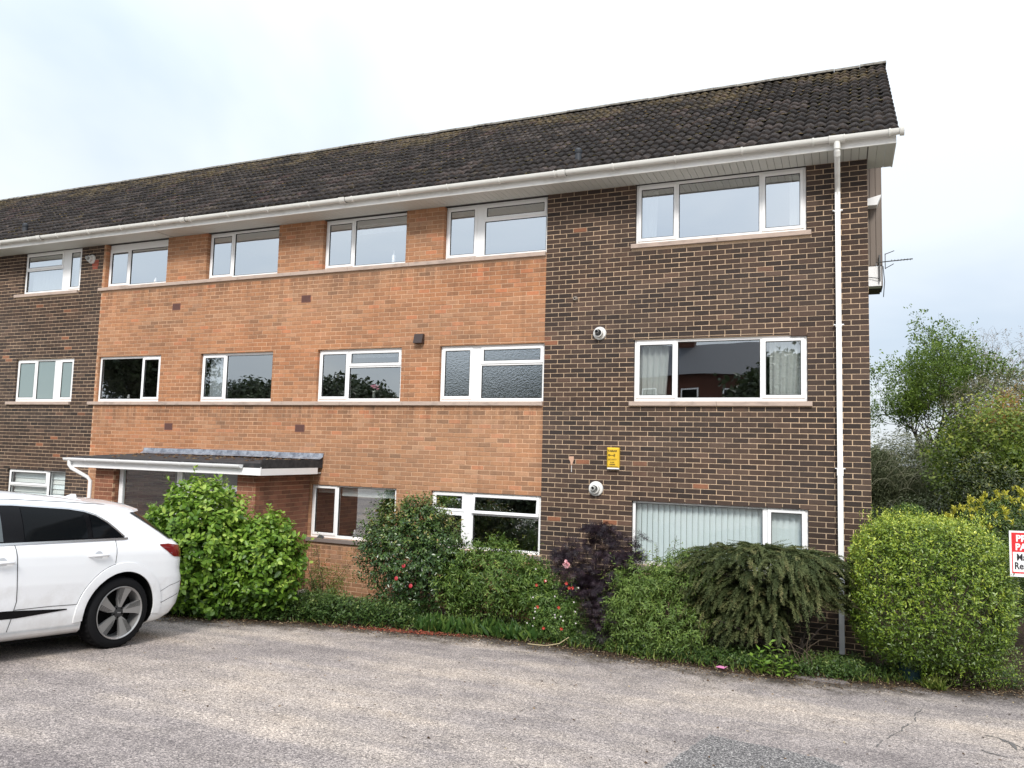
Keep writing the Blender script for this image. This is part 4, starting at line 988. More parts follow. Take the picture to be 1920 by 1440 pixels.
zk = [.20, .24, .30, .40, .50, .62, .72, .80, .90, 1.00, 1.06, 1.10, 1.14, 1.20, 1.28, 1.36, 1.43, 1.48, 1.52, 1.555, 1.58, 1.60, 1.612]
wk = [.84, .90, .925, .94, .945, .955, .965, .965, .962, .955, .94, .915, .895, .868, .832, .790, .745, .700, .640, .550, .440, .28, .05]
rk_ = [-.70, -.80, -.90, -.97, -.99, -1.00, -.97, -.94, -.94, -.93, -.91, -.87, -.82, -.73, -.61, -.49, -.38, -.20, .10, .40, .75, 1.05, 1.35]
fk = [3.7, 3.85, 3.90, 3.95, 3.97, 3.97, 3.95, 3.90, 3.82, 3.45, 3.05, 2.80, 2.70, 2.58, 2.42, 2.27, 2.13, 2.02, 1.92, 1.82, 1.74, 1.66, 1.58]
def W_(s, z):
    w = np.interp(z, zk, wk) * (1 - .022 * ((s - 1.4) / 2.4) ** 2); a = np.interp(z, zk, rk_); f = np.interp(z, zk, fk)
    Lr = np.interp(z, [0.2, 1.0, 1.2, 1.6], [.40, .40, .38, .5]); Lf = np.interp(z, [0.2, .9, 1.1, 1.6], [.8, .9, .5, .3])
    t = min(max((s - a) / Lr, 0), 1); w *= (1 - (1 - t) ** 3.2) ** (1 / 3.2)
    t = min(max((f - s) / Lf, 0), 1); w *= (1 - (1 - t) ** 2.4) ** (1 / 2.4)
    return float(w)
zl = sorted(set([*zk] + [float(z) for z in np.arange(.22, 1.6, .03)]))
g = MB(); ring_n = None
for z in zl:
    w0 = np.interp(z, zk, wk); a = np.interp(z, zk, rk_); f = np.interp(z, zk, fk); Lr = np.interp(z, [0.2, 1.0, 1.2, 1.6], [.40, .40, .38, .5]); Lf = np.interp(z, [0.2, .9, 1.1, 1.6], [.8, .9, .5, .3])
    ps = []
    for k in range(0, 13):
        ph_ = math.pi / 2 * k / 12; sn, cs = math.sin(ph_) ** (2 / 3.2), max(math.cos(ph_), 0) ** (2 / 3.2); s = a + Lr * (1 - cs); ps.append((w0 * (1 - .022 * ((s - 1.4) / 2.4) ** 2) * sn, s))
    s0_, s1_ = a + Lr, max(f - Lf, a + Lr + .05)
    for k in range(1, 26): s = s0_ + (s1_ - s0_) * k / 26; ps.append((w0 * (1 - .022 * ((s - 1.4) / 2.4) ** 2), s))
    for k in range(12, -1, -1):
        ph_ = math.pi / 2 * k / 12; sn, cs = math.sin(ph_) ** (2 / 2.4), max(math.cos(ph_), 0) ** (2 / 2.4); s = f - (f - s1_) * (1 - cs); ps.append((w0 * (1 - .022 * ((s - 1.4) / 2.4) ** 2) * sn, s))
    full = ps + [(-x, s) for x, s in reversed(ps[1:-1])]
    ring_n = len(full); g.v += [(x, s, z) for x, s in full]
for j in range(len(zl) - 1):
    for k in range(ring_n): k2 = (k + 1) % ring_n; g.face((j * ring_n + k, j * ring_n + k2, (j + 1) * ring_n + k2, (j + 1) * ring_n + k))
g.face(tuple(reversed(range(ring_n)))); g.face(tuple((len(zl) - 1) * ring_n + k for k in range(ring_n)))
me = bpy.data.meshes.new('body'); me.from_pydata(g.v, [], g.f); me.materials.append(PAINT); me.materials.append(BLKM); me.update()
bm = bmesh.new(); bm.from_mesh(me); bmesh.ops.recalc_face_normals(bm, faces=bm.faces); bm.to_mesh(me); bm.free()
body = bpy.data.objects.new('body', me); COL.objects.link(body)
AR = 0.435
def arch_cut(s):
    c_ = MB()
    for sx in (-1, 1): c_.lathe((sx * .60, s, .372), (sx, 0, 0), [(0, AR), (.6, AR)], 48)
    V_ = c_.v; F_ = c_.f
    F_ = F_ + [tuple(range(b, b + 48)) for b in (0, 48, 96, 144)]
    m_ = bpy.data.meshes.new('cut'); m_.from_pydata(V_, [], F_); m_.materials.append(PAINT); m_.materials.append(BLKM)
    m_.polygons.foreach_set('material_index', np.ones(len(m_.polygons), np.int32))
    bm = bmesh.new(); bm.from_mesh(m_); bmesh.ops.recalc_face_normals(bm, faces=bm.faces); bm.to_mesh(m_); bm.free()
    return bpy.data.objects.new('cut', m_)
for s in (0.0, 2.93):
    cu = arch_cut(s); COL.objects.link(cu); md = body.modifiers.new('b', 'BOOLEAN'); md.operation = 'DIFFERENCE'; md.solver = 'EXACT'; md.object = cu
    try: md.material_mode = 'INDEX'
    except Exception: pass
    dg = bpy.context.evaluated_depsgraph_get(); nm = bpy.data.meshes.new_from_object(body.evaluated_get(dg)); body.modifiers.clear(); body.data = nm; bpy.data.objects.remove(cu)
me = body.data; me.name = 'body'
me.polygons.foreach_set('use_smooth', np.ones(len(me.polygons), bool)); me.set_sharp_from_angle(angle=R(35))
me.transform(CM); bpy.data.objects.remove(body); body = link('body', me, None, car)
def cbuild(g, name, m, parent=None, smooth=False, sharp=None, label=None):
    g.v = [tuple(CM @ Vector(v)) for v in g.v]; return g.build(name, m, parent or car, smooth=smooth, sharp=sharp, label=label)
def patch(s0, s1, lo, hi, off, ns=24, nz__=8, side=1):
    g = MB()
    for i in range(ns + 1):
        s = s0 + (s1 - s0) * i / ns; a, b2 = lo(s), hi(s)
        for j in range(nz__ + 1): z = a + (b2 - a) * j / nz__; g.v.append((side * (W_(s, z) + off), s, z + off * .35))
    for i in range(ns):
        for j in range(nz__): a = i * (nz__ + 1) + j; g.face((a, a + 1, a + nz__ + 2, a + nz__ + 1))
    return g
def ribbon(pts, w, off, side=1, g=None):
    g = g or MB(); P2 = []
    for i in range(len(pts) - 1):
        for k in range(6): t = k / 6; P2.append((pts[i][0] + (pts[i + 1][0] - pts[i][0]) * t, pts[i][1] + (pts[i + 1][1] - pts[i][1]) * t))
    P2.append(pts[-1]); b = len(g.v)
    for i, (s, z) in enumerate(P2):
        q = P2[min(i + 1, len(P2) - 1)]; p = P2[max(i - 1, 0)]; d = math.hypot(q[0] - p[0], q[1] - p[1]) or 1; nx_, nz2 = -(q[1] - p[1]) / d, (q[0] - p[0]) / d
        for sg in (-1, 1): ss, zz = s + sg * nx_ * w / 2, z + sg * nz2 * w / 2; g.v.append((side * (W_(ss, zz) + off), ss, zz))
    for i in range(len(P2) - 1): a = b + 2 * i; g.face((a, a + 1, a + 3, a + 2))
    return g
TOPS = [(.02, 1.165), (.10, 1.235), (.20, 1.315), (.32, 1.385), (.45, 1.425), (.62, 1.447), (1.2, 1.468), (1.8, 1.458), (2.2, 1.40), (2.5, 1.27), (2.72, 1.13)]
top = lambda s: float(np.interp(s, [p[0] for p in TOPS], [p[1] for p in TOPS]))
belt = lambda s: float(np.interp(s, [-.1, .4, 1.5, 2.8], [1.158, 1.145, 1.112, 1.085]))
for sd_i in (1, -1):
    cbuild(patch(.02, 2.70, belt, lambda s: max(top(s), belt(s) + .003), .004, 60, 8, sd_i), 'window_surround', BLK, smooth=True)
    sp_ = dict(side_window=[(.46, 1.13, CGL), (1.34, 2.35, CGL2)], quarter_window=[(.07, .40, CGL)])
    for nm_, L_ in sp_.items():
        for a, b2, m_ in L_:
            cbuild(patch(a, b2, lambda s: belt(s) + .012, lambda s: max(top(s) - .015, belt(s) + .013), .008, 26, 8, sd_i), nm_, m_, smooth=True)
    cbuild(ribbon([(p[0], p[1] + .006) for p in TOPS], .018, .009, sd_i), 'window_trim', CHR, smooth=True)
    cbuild(ribbon([(-.02, 1.155), (.02, 1.150), (.4, 1.138), (1.5, 1.105), (2.7, 1.08)], .020, .009, sd_i), 'window_trim', CHR, smooth=True)
    # door shuts
    g = ribbon([(1.235, 1.10), (1.215, .98), (1.185, .75), (1.155, .58), (1.17, .45), (1.19, .30)], .007, .0035, sd_i)
    ribbon([(.135, 1.14), (.14, 1.0), (.145, .90)], .006, .0035, sd_i, g)
    ribbon([(.46 * math.cos(t), .372 + .535 * math.sin(t)) if False else (.535 * math.cos(t), .372 + .535 * math.sin(t)) for t in np.linspace(R(75), R(14), 8)], .006, .0035, sd_i, g)
    ribbon([(.52, .50), (.8, .505), (1.16, .50)], .006, .0035, sd_i, g)
    cbuild(g, 'door_shut', GAP)
    g = ribbon([(-.435, .40), (-.50, .42), (-.66, .48), (-.78, .52)], .006, .0035, sd_i)
    ribbon([(-.50, .56), (-.62, .62), (-.78, .66)], .005, .0035, sd_i, g); cbuild(g, 'bumper_seam', GAP)
    # black insert and sill
    cbuild(patch(.62, 2.35, lambda s: .455 - .035 * min(1, (s - .62) / .5), lambda s: .465 + .03 * min(1, (s - .62) / .6) - .0 * s, .004, 20, 3, sd_i), 'sill_insert', BLK)
    cbuild(patch(.44, 2.5, lambda s: .235, lambda s: .275, .022, 20, 3, sd_i), 'sill_lip', PAINT)
    # wheel arch trim
    for s in (0.0, 2.93):
        g = MB(); n1 = 40
        for i in range(n1 + 1):
            t = R(-6) + R(192) * i / n1
            for r_, o_ in ((AR - .003, .0), (AR - .002, .013), (AR + .03, .015), (AR + .095, .011), (AR + .098, .002)):
                ss, zz = s + r_ * math.cos(t), .372 + r_ * math.sin(t); zz = max(zz, .24); g.v.append((sd_i * (max(W_(ss, zz), .80) + o_), ss, zz))
        for i in range(n1):
            for k in range(4): a = i * 5 + k; g.face((a, a + 1, a + 6, a + 5))
        cbuild(g, 'wheel_arch_trim', PAINT, smooth=True, sharp=40)
    # handles
    for (a, b2, z) in ((.235, .475, .985), (1.235, 1.475, .945)):
        g = MB(); x_ = W_((a + b2) / 2, z)
        g.tube([(sd_i * (x_ - .01), b2, z), (sd_i * (x_ + .03), b2 - .03, z), (sd_i * (x_ + .034), (a + b2) / 2, z + .002), (sd_i * (x_ + .03), a + .03, z), (sd_i * (x_ - .01), a, z)], [.012, .015, .015, .015, .012], 8)
        cbuild(g, 'door_handle', PAINT, smooth=True)
        g = MB(); g.lathe((sd_i * (x_ - .004), (a + b2) / 2, z - .006), (sd_i, 0, 0), [(0.006, .05), (.0062, .001)], 16); cbuild(g, 'handle_recess_shade', mat('recess_shade', (.55, .56, .58), .3))  # flat grey disc paints the shade of the hollow behind the handle
    cbuild(patch(-.90, -.43, lambda s: float(np.interp(s, [-.9, -.62, -.43], [.925, .945, 1.07])), lambda s: float(np.interp(s, [-.9, -.55, -.43], [1.05, 1.09, 1.085])), .006, 16, 5, sd_i), 'tail_lamp', LAMP, smooth=True)
    cbuild(patch(-.95, -.80, lambda s: .60, lambda s: .66, .006, 8, 2, sd_i), 'rear_reflector', LAMP)
    cbuild(ribbon([(.05, 1.50), (.6, 1.515), (1.2, 1.522), (1.8, 1.505), (2.0, 1.47)], .006, .003, sd_i), 'roof_seam', GAP)
    g = MB(); g.tube([(sd_i * .84, 2.35, 1.10), (sd_i * 1.0, 2.33, 1.13)], .03, 8); g.lathe((sd_i * .98, 2.33, 1.16), (sd_i, 0, 0), [(-.06, .02), (-.05, .075), (.06, .075), (.09, .03)], 12); cbuild(g, 'door_mirror', PAINT, smooth=True, sharp=40)
# tailgate glass, spoiler, lamp bar
g = MB()
for j in range(9):
    z = 1.15 + .28 * j / 8; a = np.interp(z, zk, rk_); w = np.interp(z, zk, wk)
    for k in range(-8, 9): t = k / 8 * .975; ph_ = math.asin(abs(t)); s = a + np.interp(z, [1.2, 1.6], [.38, .5]) * (1 - max(math.cos(ph_), 0) ** (2 / 3.2)); g.v.append((math.copysign(w * abs(t) ** (2 / 3.2), t) * 1.01, s - .006, z))
for j in range(8):
    for k in range(16): a = j * 17 + k; g.face((a, a + 1, a + 18, a + 17))
cbuild(g, 'rear_window', CGL, smooth=True)
g = MB()
for x, t in [(-.66, 0), (-.60, 1), (-.3, 1.15), (0, 1.2), (.3, 1.15), (.60, 1), (.66, 0)]:
    zt = 1.578 - .075 * (abs(x) / .66) ** 2
    g.v += [(x, .25, zt - .012), (x, -.10, zt - .022), (x, -.36 + .10 * (1 - min(t, 1)) + .05 * (abs(x) / .66) ** 2, zt - .050), (x, -.34 + .10 * (1 - min(t, 1)), zt - .072), (x, -.05, zt - .12), (x, .25, zt - .06)]
for i in range(6):
    for k in range(6): k2 = (k + 1) % 6; g.face((i * 6 + k, i * 6 + k2, (i + 1) * 6 + k2, (i + 1) * 6 + k))
g.face(tuple(range(6))); g.face(tuple(range(41, 35, -1))); cbuild(g, 'spoiler', PAINT, smooth=True, sharp=30)
g = MB(); pts = [(-.0, -.02), (.0, .03), (.02, .075), (.06, .075), (.16, .03), (.26, -.01)]
g.v = [(0.012, .02 + s, 1.515 + z) for s, z in pts] + [(-0.012, .02 + s, 1.515 + z) for s, z in pts]
g.face(tuple(range(6))); g.face(tuple(range(11, 5, -1)))
for i in range(5): g.face((i, i + 1, 7 + i, 6 + i))
cbuild(g, 'shark_fin_aerial', PAINT)
g = MB(); g.v = [(sx * .93, s, z) for sx in (-1, 1) for s, z in ((2.95, .62), (3.6, .60))]; 
g = MB(); g.box(-.78, .78, -.40, 3.4, .16, .205); cbuild(g, 'underbody', BLKM)
# wheels
def wheel(s, side):
    xo = .955; w = tag(empty('wheel', (0, 0, 0)), None) if False else None
    g = MB(); prof = [(-.255, .27), (-.25, .335), (-.235, .362), (-.20, .372), (-.13, .375), (-.06, .372), (-.028, .362), (-.012, .340), (-.004, .305), (-.008, .285), (-.02, .272), (-.06, .266)]
    g.lathe((side * xo, s, .372), (side, 0, 0), prof, 56); wo = cbuild(g, 'wheel', TYRE, smooth=True, sharp=30)
    g = MB(); n1 = 80
    for k in range(n1):                      # shoulder tread blocks
        if k % 2: continue
        a0, a1 = 2 * math.pi * k / n1, 2 * math.pi * (k + 1) / n1
        vs = []
        for a in (a0, a1):
            for xx, rr in ((-.24, .366), (-.05, .379), (-.028, .368)): vs.append((side * (xo + xx), s + rr * math.cos(a), .372 + rr * math.sin(a)))
        g.add(vs, [(0, 1, 4, 3), (1, 2, 5, 4)])
    cbuild(g, 'tread', TYRE, wo)
    g = MB(); g.lathe((side * xo, s, .372), (side, 0, 0), [(-.05, .266), (-.010, .270), (-.004, .277), (-.002, .272), (-.014, .258), (-.05, .250), (-.16, .245)], 56); cbuild(g, 'rim', ALLOY, wo, smooth=True, sharp=30)
    g = MB(); g.lathe((side * xo, s, .372), (side, 0, 0), [(-.15, .246), (-.15, .001)], 40); cbuild(g, 'dark_back_disc', BLKM, wo)  # added black disc makes the pockets between the spokes dark
    for k in range(5):
        a = R(90 + 8) + 2 * math.pi * k / 5; sp = MB()
        def P_(r_, off, xx): c, s_ = math.cos(a), math.sin(a); return (side * (xo + xx), s + r_ * c - off * s_, .372 + r_ * s_ + off * c)
        outl = [(.055, -.018), (.13, -.052), (.262, -.070), (.262, .030), (.245, .082), (.20, .060), (.10, .030), (.055, .018)]
        top_ = [P_(r_, o, -.012 - .022 * (1 - r_ / .262)) for r_, o in outl]; bot = [P_(r_, o, -.06) for r_, o in outl]
        sp.add(top_ + bot, [tuple(range(8))] + [(i, 8 + i, 8 + (i + 1) % 8, (i + 1) % 8) for i in range(8)])
        sp.m = 1
        for q in range(5):
            o0 = -.016 - q * .0085; o1 = -.014 - q * .0115
            ra = .085 + q * .012
            sp.add([P_(ra, o0, -.0095 - .022 * (1 - ra / .262)), P_(.258, o1 * 1.0 - q * .001, -.0100), P_(.258, o1 - .0045 - q * .001, -.0100), P_(ra, o0 - .003, -.0095 - .022 * (1 - ra / .262))], [(0, 1, 2, 3)])
        cbuild(sp, 'spoke', [ALLOY, BLKM], wo)
    g = MB(); g.lathe((side * xo, s, .372), (side, 0, 0), [(-.05, .075), (-.034, .07), (-.03, .034), (-.022, .033), (-.02, .001)], 28); cbuild(g, 'hub', ALLOYD, wo, smooth=True, sharp=30)
    g = MB()
    for k in range(5): a = R(54) + 2 * math.pi * k / 5; g.lathe((side * (xo - .036), s + .052 * math.cos(a), .372 + .052 * math.sin(a)), (side, 0, 0), [(0, .011), (.006, .010), (.006, .001)], 10)
    cbuild(g, 'wheel_bolts', BLKM, wo)
    g = MB()
    for k in range(4): g.lathe((side * (xo - .0195), s - .0135 + .009 * k, .372), (side, 0, 0), [(0, .0068), (.001, .0062), (.001, .0048), (0, .0042)], 12)
    cbuild(g, 'hub_emblem', CHR, wo)
for s in (0.0, 2.93):
    for sd_i in (1, -1): wheel(s, sd_i)

# ------------------------------------------------------------------ foliage
def unit(v): return v / np.maximum(np.linalg.norm(v, axis=-1, keepdims=True), 1e-9)
LEAFS = {
    'oval': (np.array([(0, 0, 0), (-.42, .30, .06), (.42, .30, .06), (-.38, .65, .05), (.38, .65, .05), (0, 1, -.04), (0, .48, -.03)]), [(0, 2, 6), (0, 6, 1), (1, 6, 3), (2, 4, 6), (3, 6, 5), (4, 5, 6)]),
    'lance': (np.array([(0, 0, 0), (-.5, .4, .08), (.5, .4, .08), (0, 1, -.10)]), [(0, 2, 3), (0, 3, 1)]),
    'ovate': (np.array([(0, 0, 0), (-.5, .38, .07), (.5, .38, .07), (0, 1, -.08), (0, .5, -.02)]), [(0, 2, 4), (0, 4, 1), (1, 4, 3), (2, 3, 4)]),
    'clump': (np.array([(-.5, 0, 0), (.1, -.1, .1), (.5, .5, 0), (0, .6, .2), (-.4, 1, -.1), (.3, 1.1, 0), (-.9, .5, .1)]), [(0, 1, 3), (2, 5, 3), (0, 3, 6), (3, 5, 4)]),
}
fing = []
vv = [(0, 0, 0)]
for k, a in enumerate(np.radians([-115, -75, -38, 0, 38, 75, 115])):
    L_ = (.55, .75, .95, 1.0, .95, .75, .55)[k]; w = .05
    dx, dy = math.sin(a), math.cos(a); b0 = len(vv); vv += [(dx * L_ * .5 - dy * w, dy * L_ * .5 + dx * w, -.03), (dx * L_ * .5 + dy * w, dy * L_ * .5 - dx * w, -.03), (dx * L_, dy * L_, -.22 * L_)]
    fing += [(0, b0 + 1, b0), (b0, b0 + 1, b0 + 2)]
LEAFS['palmate'] = (np.array(vv), fing)
def leaf_arrays(pos, axis, nrm, L, W, shape):
    T, tfaces = LEAFS[shape]; tfaces = np.array(tfaces); ax = unit(axis); bx_ = unit(np.cross(ax, nrm)); nn = np.cross(bx_, ax); N_ = len(pos)
    V = pos[:, None, :] + bx_[:, None, :] * (T[None, :, 0, None] * W[:, None, None]) + ax[:, None, :] * (T[None, :, 1, None] * L[:, None, None]) + nn[:, None, :] * (T[None, :, 2, None] * L[:, None, None])
    Fc = tfaces[None] + (np.arange(N_) * len(T))[:, None, None]
    return V.reshape(-1, 3), Fc.reshape(-1, tfaces.shape[1]), len(tfaces)
def lumps(d, seed, freq=3.0):
    r_ = np.random.default_rng(seed); s = np.zeros(len(d))
    for k in range(6): v = r_.normal(0, 1, 3) * freq; s += np.sin(d @ v + r_.uniform(0, 6.28))
    return s / 6
def crown_points(c, r, n_, seed, shell=(0.75, 1.0), e=2.0, lump=.18, zmin=-1.0, freq=3.0):
    d = unit(rng.normal(0, 1, (n_ * 2, 3))); d = d[d[:, 2] > zmin][:n_]
    k = (np.abs(d) ** e).sum(1) ** (-1 / e); rad = k * (1 + lump * lumps(d, seed, freq)) * rng.uniform(shell[0] ** 3, shell[1] ** 3, len(d)) ** (1 / 3)
    p = np.array(c) + d * np.array(r) * rad[:, None]
    return p, d
def shoots(P_, D, m, length, L, W, upb=.3, droop=0.0, spread=.9, jit=.35, rnd_bias=None, taper=.6, normal_up=.6):
    # every shoot carries m leaves along its last 'length' metres
    n_ = len(P_); dr = unit(D + np.array([0, 0, upb]) + rng.normal(0, jit, (n_, 3)))
    t = np.linspace(0, 1, m)[None, :, None] ; t = np.repeat(t, n_, 0) + rng.normal(0, .04, (n_, m, 1))
    ln = (length * rng.uniform(.6, 1.2, (n_, 1, 1)))
    pos = P_[:, None] + dr[:, None] * (t - 1) * ln; pos[..., 2] -= (droop * ln * t ** 2)[..., 0]
    side = unit(np.cross(dr, rng.normal(0, 1, (n_, 3)))); ang = (np.arange(m) * 2.4)[None, :, None] + rng.uniform(0, 6.28, (n_, 1, 1))
    s2 = np.cross(dr, side); rad = side[:, None] * np.cos(ang) + s2[:, None] * np.sin(ang)
    tan = dr[:, None].repeat(m, 1).copy(); tan[..., 2] -= 2 * droop * t[..., 0]
    ax = unit(tan) * (1 - spread * (1 - t * .4)) + rad * spread + rng.normal(0, .15, (n_, m, 3)); ax[..., 2] -= droop * .4
    nm = rad * -.2 + np.array([0, 0, normal_up]) + D[:, None] * .45 + rng.normal(0, .35, (n_, m, 3))
    Ls = L * rng.uniform(.65, 1.2, (n_, m)) * (1 - (1 - taper) * t[..., 0] * .6)
    r_ = rng.random((n_, 1)) * .5 + rng.random((n_, m)) * .35 + .15 * t[..., 0]
    if rnd_bias is not None: r_ = r_ + rnd_bias[:, None]
    return pos.reshape(-1, 3), ax.reshape(-1, 3), nm.reshape(-1, 3), Ls.ravel(), (Ls * W / L).ravel(), np.clip(r_, 0, 1).ravel()
def foliage(name, sets, shape, m, parent, kind='stuff', smooth=False):
    VV, FF, RR, b0 = [], [], [], 0
    for s_ in sets:
        V, Fc, nf = leaf_arrays(s_[0], s_[1], s_[2], s_[3], s_[4], shape); VV.append(V); FF.append(Fc + b0); b0 += len(V); RR.append(np.repeat(s_[5], nf))
    o = link(name, np_mesh(name, np.concatenate(VV), [np.concatenate(FF)], {'rnd': np.concatenate(RR)}, smooth), m, parent)
    if kind: o['kind'] = kind
    return o
def stems(name, base, tips, m, parent, r0=.018, r1=.004, wob=.06, from_pts=None):
    g = MB()
    for i, tp in enumerate(tips):
        b_ = np.array(base) + np.array([random.uniform(-.07, .07), random.uniform(-.05, .05), 0]) if from_pts is None else from_pts[i]
        tp = np.array(tp); k = 5; pts = []
        bow = rng.normal(0, wob, 3); bow[2] = abs(bow[2])
        for j in range(k + 1): t = j / k; pts.append(b_ + (tp - b_) * t + bow * math.sin(t * math.pi) + rng.normal(0, wob * .15, 3) * (0 if j in (0, k) else 1))
        g.tube(pts, [r0 + (r1 - r0) * j / k for j in range(k + 1)], 5, False)
    return g.build(name, m, parent, smooth=True)
def single_leaves(name, sets, shape, m, parent, nmax, nvar=14):
    # the most visible leaves as objects of their own that share mesh data; returns the rest
    pos = sets[0]; D = (pos - np.array(CAM)) @ np.array(fwd); side_ = ((sets[2] / np.linalg.norm(sets[2], axis=1, keepdims=True)) @ -np.array(fwd))
    sc_ = D - .25 * side_; idx = np.argsort(sc_)[:nmax]; mask = np.ones(len(pos), bool); mask[idx] = False
    T, tfaces = LEAFS[shape]; var = []
    for k in range(nvar):
        V = T.copy() * np.array([1, 1, 1]); V[:, 2] += rng.normal(0, .03, len(V)); me = np_mesh(name, V, [np.array(tfaces)], {'rnd': np.full(len(tfaces), (k + .5) / nvar)}); me.materials.append(m); var.append(me)
    off = Vector((0, 0, 0)); p = parent
    while p is not None: off += p.location; p = p.parent
    for i in idx:
        ax = Vector(sets[1][i]).normalized(); bx_ = ax.cross(Vector(sets[2][i])).normalized(); nn = bx_.cross(ax)
        Lx, Wx = sets[3][i], sets[4][i]; o = bpy.data.objects.new(name, var[min(nvar - 1, int(sets[5][i] * nvar))]); COL.objects.link(o); o.parent = parent
        q = Matrix((bx_, ax, nn)).transposed().to_4x4(); q.translation = Vector(pos[i]) - off
        o.matrix_local = q @ Matrix.Diagonal((Wx, Lx, Lx, 1))
    return tuple(a[mask] for a in sets)
def stray(c, r, n_, length, L, W, sd_, up_=.6):
    P_, D = crown_points(c, np.array(r) * 1.12, n_, sd_, (.95, 1.15), 2, .2, zmin=-.2)
    return shoots(P_, D, 9, length, L, W, up_, .15, .7, .25, np.full(len(P_), .25), taper=.4)
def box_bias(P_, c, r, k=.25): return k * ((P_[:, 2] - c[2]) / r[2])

# 1 big large-leaved bush behind the car
BIGL = leaf_mat('broad_leaf_green', [(0, (0.030, 0.075, 0.010)), (0.35, (0.080, 0.165, 0.018)), (0.7, (0.17, 0.29, 0.032)), (1, (0.36, 0.47, 0.09))], 0.4, 0.25)
bush = tag(empty('broad_leaf_bush', (-3.8, -2.75, -3.2)), 'large rounded bush with broad bright green leaves behind the parked car', 'bush')
sets = []
for c, r, n_, sd in (((-4.05, -3.0, -2.30), (.80, .62, .98), 1900, 1), ((-3.25, -2.65, -2.45), (.62, .55, .72), 1100, 2), ((-4.0, -2.9, -2.9), (.75, .55, .45), 260, 3)):
    P_, D = crown_points(c, r, n_, sd, (.55, 1.06), 2.2, .2); sets.append(shoots(P_, D, 6, .16, .105, .072, .35, .15, .85, .3, box_bias(P_, c, r, .18)))
sets.append(stray((-4.05, -3.0, -2.30), (.80, .62, .98), 26, .28, .08, .052, 301)); sets.append(stray((-3.25, -2.65, -2.45), (.62, .55, .72), 18, .26, .08, .052, 302))
allb = tuple(np.concatenate([s_[i] for s_ in sets]) for i in range(6)); rest = single_leaves('leaf', allb, 'oval', BIGL, bush, 280)
foliage('foliage', [rest], 'oval', BIGL, bush); stems('stems', (-3.8, -2.8, -3.25), [(-4.2, -2.9, -1.9), (-3.7, -3.0, -1.7), (-3.4, -2.7, -2.1), (-3.1, -2.6, -2.5), (-4.5, -3.1, -2.4), (-3.9, -3.2, -2.2), (-3.0, -2.8, -2.7)], BARK, bush)
# 2 thin upright shrub by the porch
THIN = leaf_mat('olive_narrow_leaf', [(0, (0.043, 0.072, 0.014)), (0.5, (0.109, 0.152, 0.026)), (0.85, (0.203, 0.232, 0.043)), (1, (0.319, 0.189, 0.072))], 0.45, 0.25)
sh = tag(empty('thin_shrub', (-3.2, -1.2, -3.35)), 'thin upright olive green shrub in front of the window beside the porch', 'shrub')
tips = [(-3.5, -1.2, -2.45), (-3.35, -1.1, -2.6), (-3.15, -1.25, -2.7), (-2.95, -1.2, -2.65), (-2.72, -1.1, -2.55), (-3.3, -1.3, -2.3), (-2.8, -1.2, -2.95), (-3.6, -1.3, -2.8), (-3.45, -1.2, -2.36)]
stems('stems', (-3.15, -1.2, -3.38), tips, BARK, sh, .008, .002)
P_ = np.array([np.array((-3.15, -1.2, -3.35)) * (1 - t) + np.array(tp) * t + rng.normal(0, .07, 3) for tp in tips for t in rng.uniform(.35, 1.0, 16)]); D = unit(P_ - np.array((-3.15, -1.2, -3.4)))
P2, D2 = crown_points((-3.15, -1.25, -3.02), (.42, .35, .38), 260, 9, (.3, 1.0))
foliage('foliage', [shoots(P_, D, 7, .12, .05, .016, .3, .1, .8, .4), shoots(P2, D2, 7, .12, .05, .018, .5, .1, .8, .4)], 'lance', THIN, sh)
# 3 camellia
CAML = leaf_mat('glossy_dark_leaf', [(0, (0.0213, 0.0475, 0.0154)), (0.4, (0.0400, 0.0813, 0.0242)), (0.75, (0.0900, 0.1537, 0.0385)), (0.92, (0.1812, 0.2175, 0.0473)), (1, (0.2900, 0.1812, 0.0715))], 0.28, 0.12, 0.6)
sh = tag(empty('camellia_bush', (-1.5, -1.25, -3.34)), 'dense dark glossy leaved bush with bronze young tips left of the open vent window', 'bush')
sets = []
for c, r, n_, sd in (((-1.55, -1.3, -2.35), (.80, .58, .78), 1500, 11), ((-1.45, -1.2, -1.85), (.42, .38, .40), 420, 12), ((-1.95, -1.25, -2.2), (.40, .4, .45), 420, 13), ((-1.1, -1.3, -2.25), (.42, .4, .5), 420, 14)):
    P_, D = crown_points(c, r, n_, sd, (.5, 1.14), 2.1, .24); sets.append(shoots(P_, D, 7, .15, .066, .034, .35, .1, .8, .35, box_bias(P_, c, r, .2)))
P_ = np.array([(-1.55 + rng.uniform(-.5, .5), -1.3 + rng.uniform(-.3, .2), -1.62 + rng.uniform(-.12, .12)) for _ in range(26)]); sets.append(shoots(P_, unit(P_ - np.array((-1.55, -1.3, -2.4))), 8, .24, .05, .022, .8, 0, .6, .2, np.full(26, .5)))
sets.append(stray((-1.55, -1.3, -2.35), (.80, .58, .78), 34, .30, .05, .024, 303)); foliage('foliage', sets, 'ovate', CAML, sh); stems('trunk', (-1.35, -1.2, -3.4), [(-1.9, -1.3, -2.3), (-1.5, -1.3, -2.0), (-1.2, -1.2, -2.1), (-1.0, -1.3, -2.5), (-1.6, -1.1, -2.6)], BARK, sh, .022, .007)
RED = mat('red_petals', (0.36, 0.02, 0.03), .6)
for p in ((-1.32, -1.88, -2.45), (-1.20, -1.87, -2.72), (-1.42, -1.9, -2.63)):
    g = MB(); g.lathe(p, (0, -1, .3), [(0, .001), (.004, .024), (.018, .03), (.026, .014), (.024, .001)], 9); g.build('blossom', RED, sh)
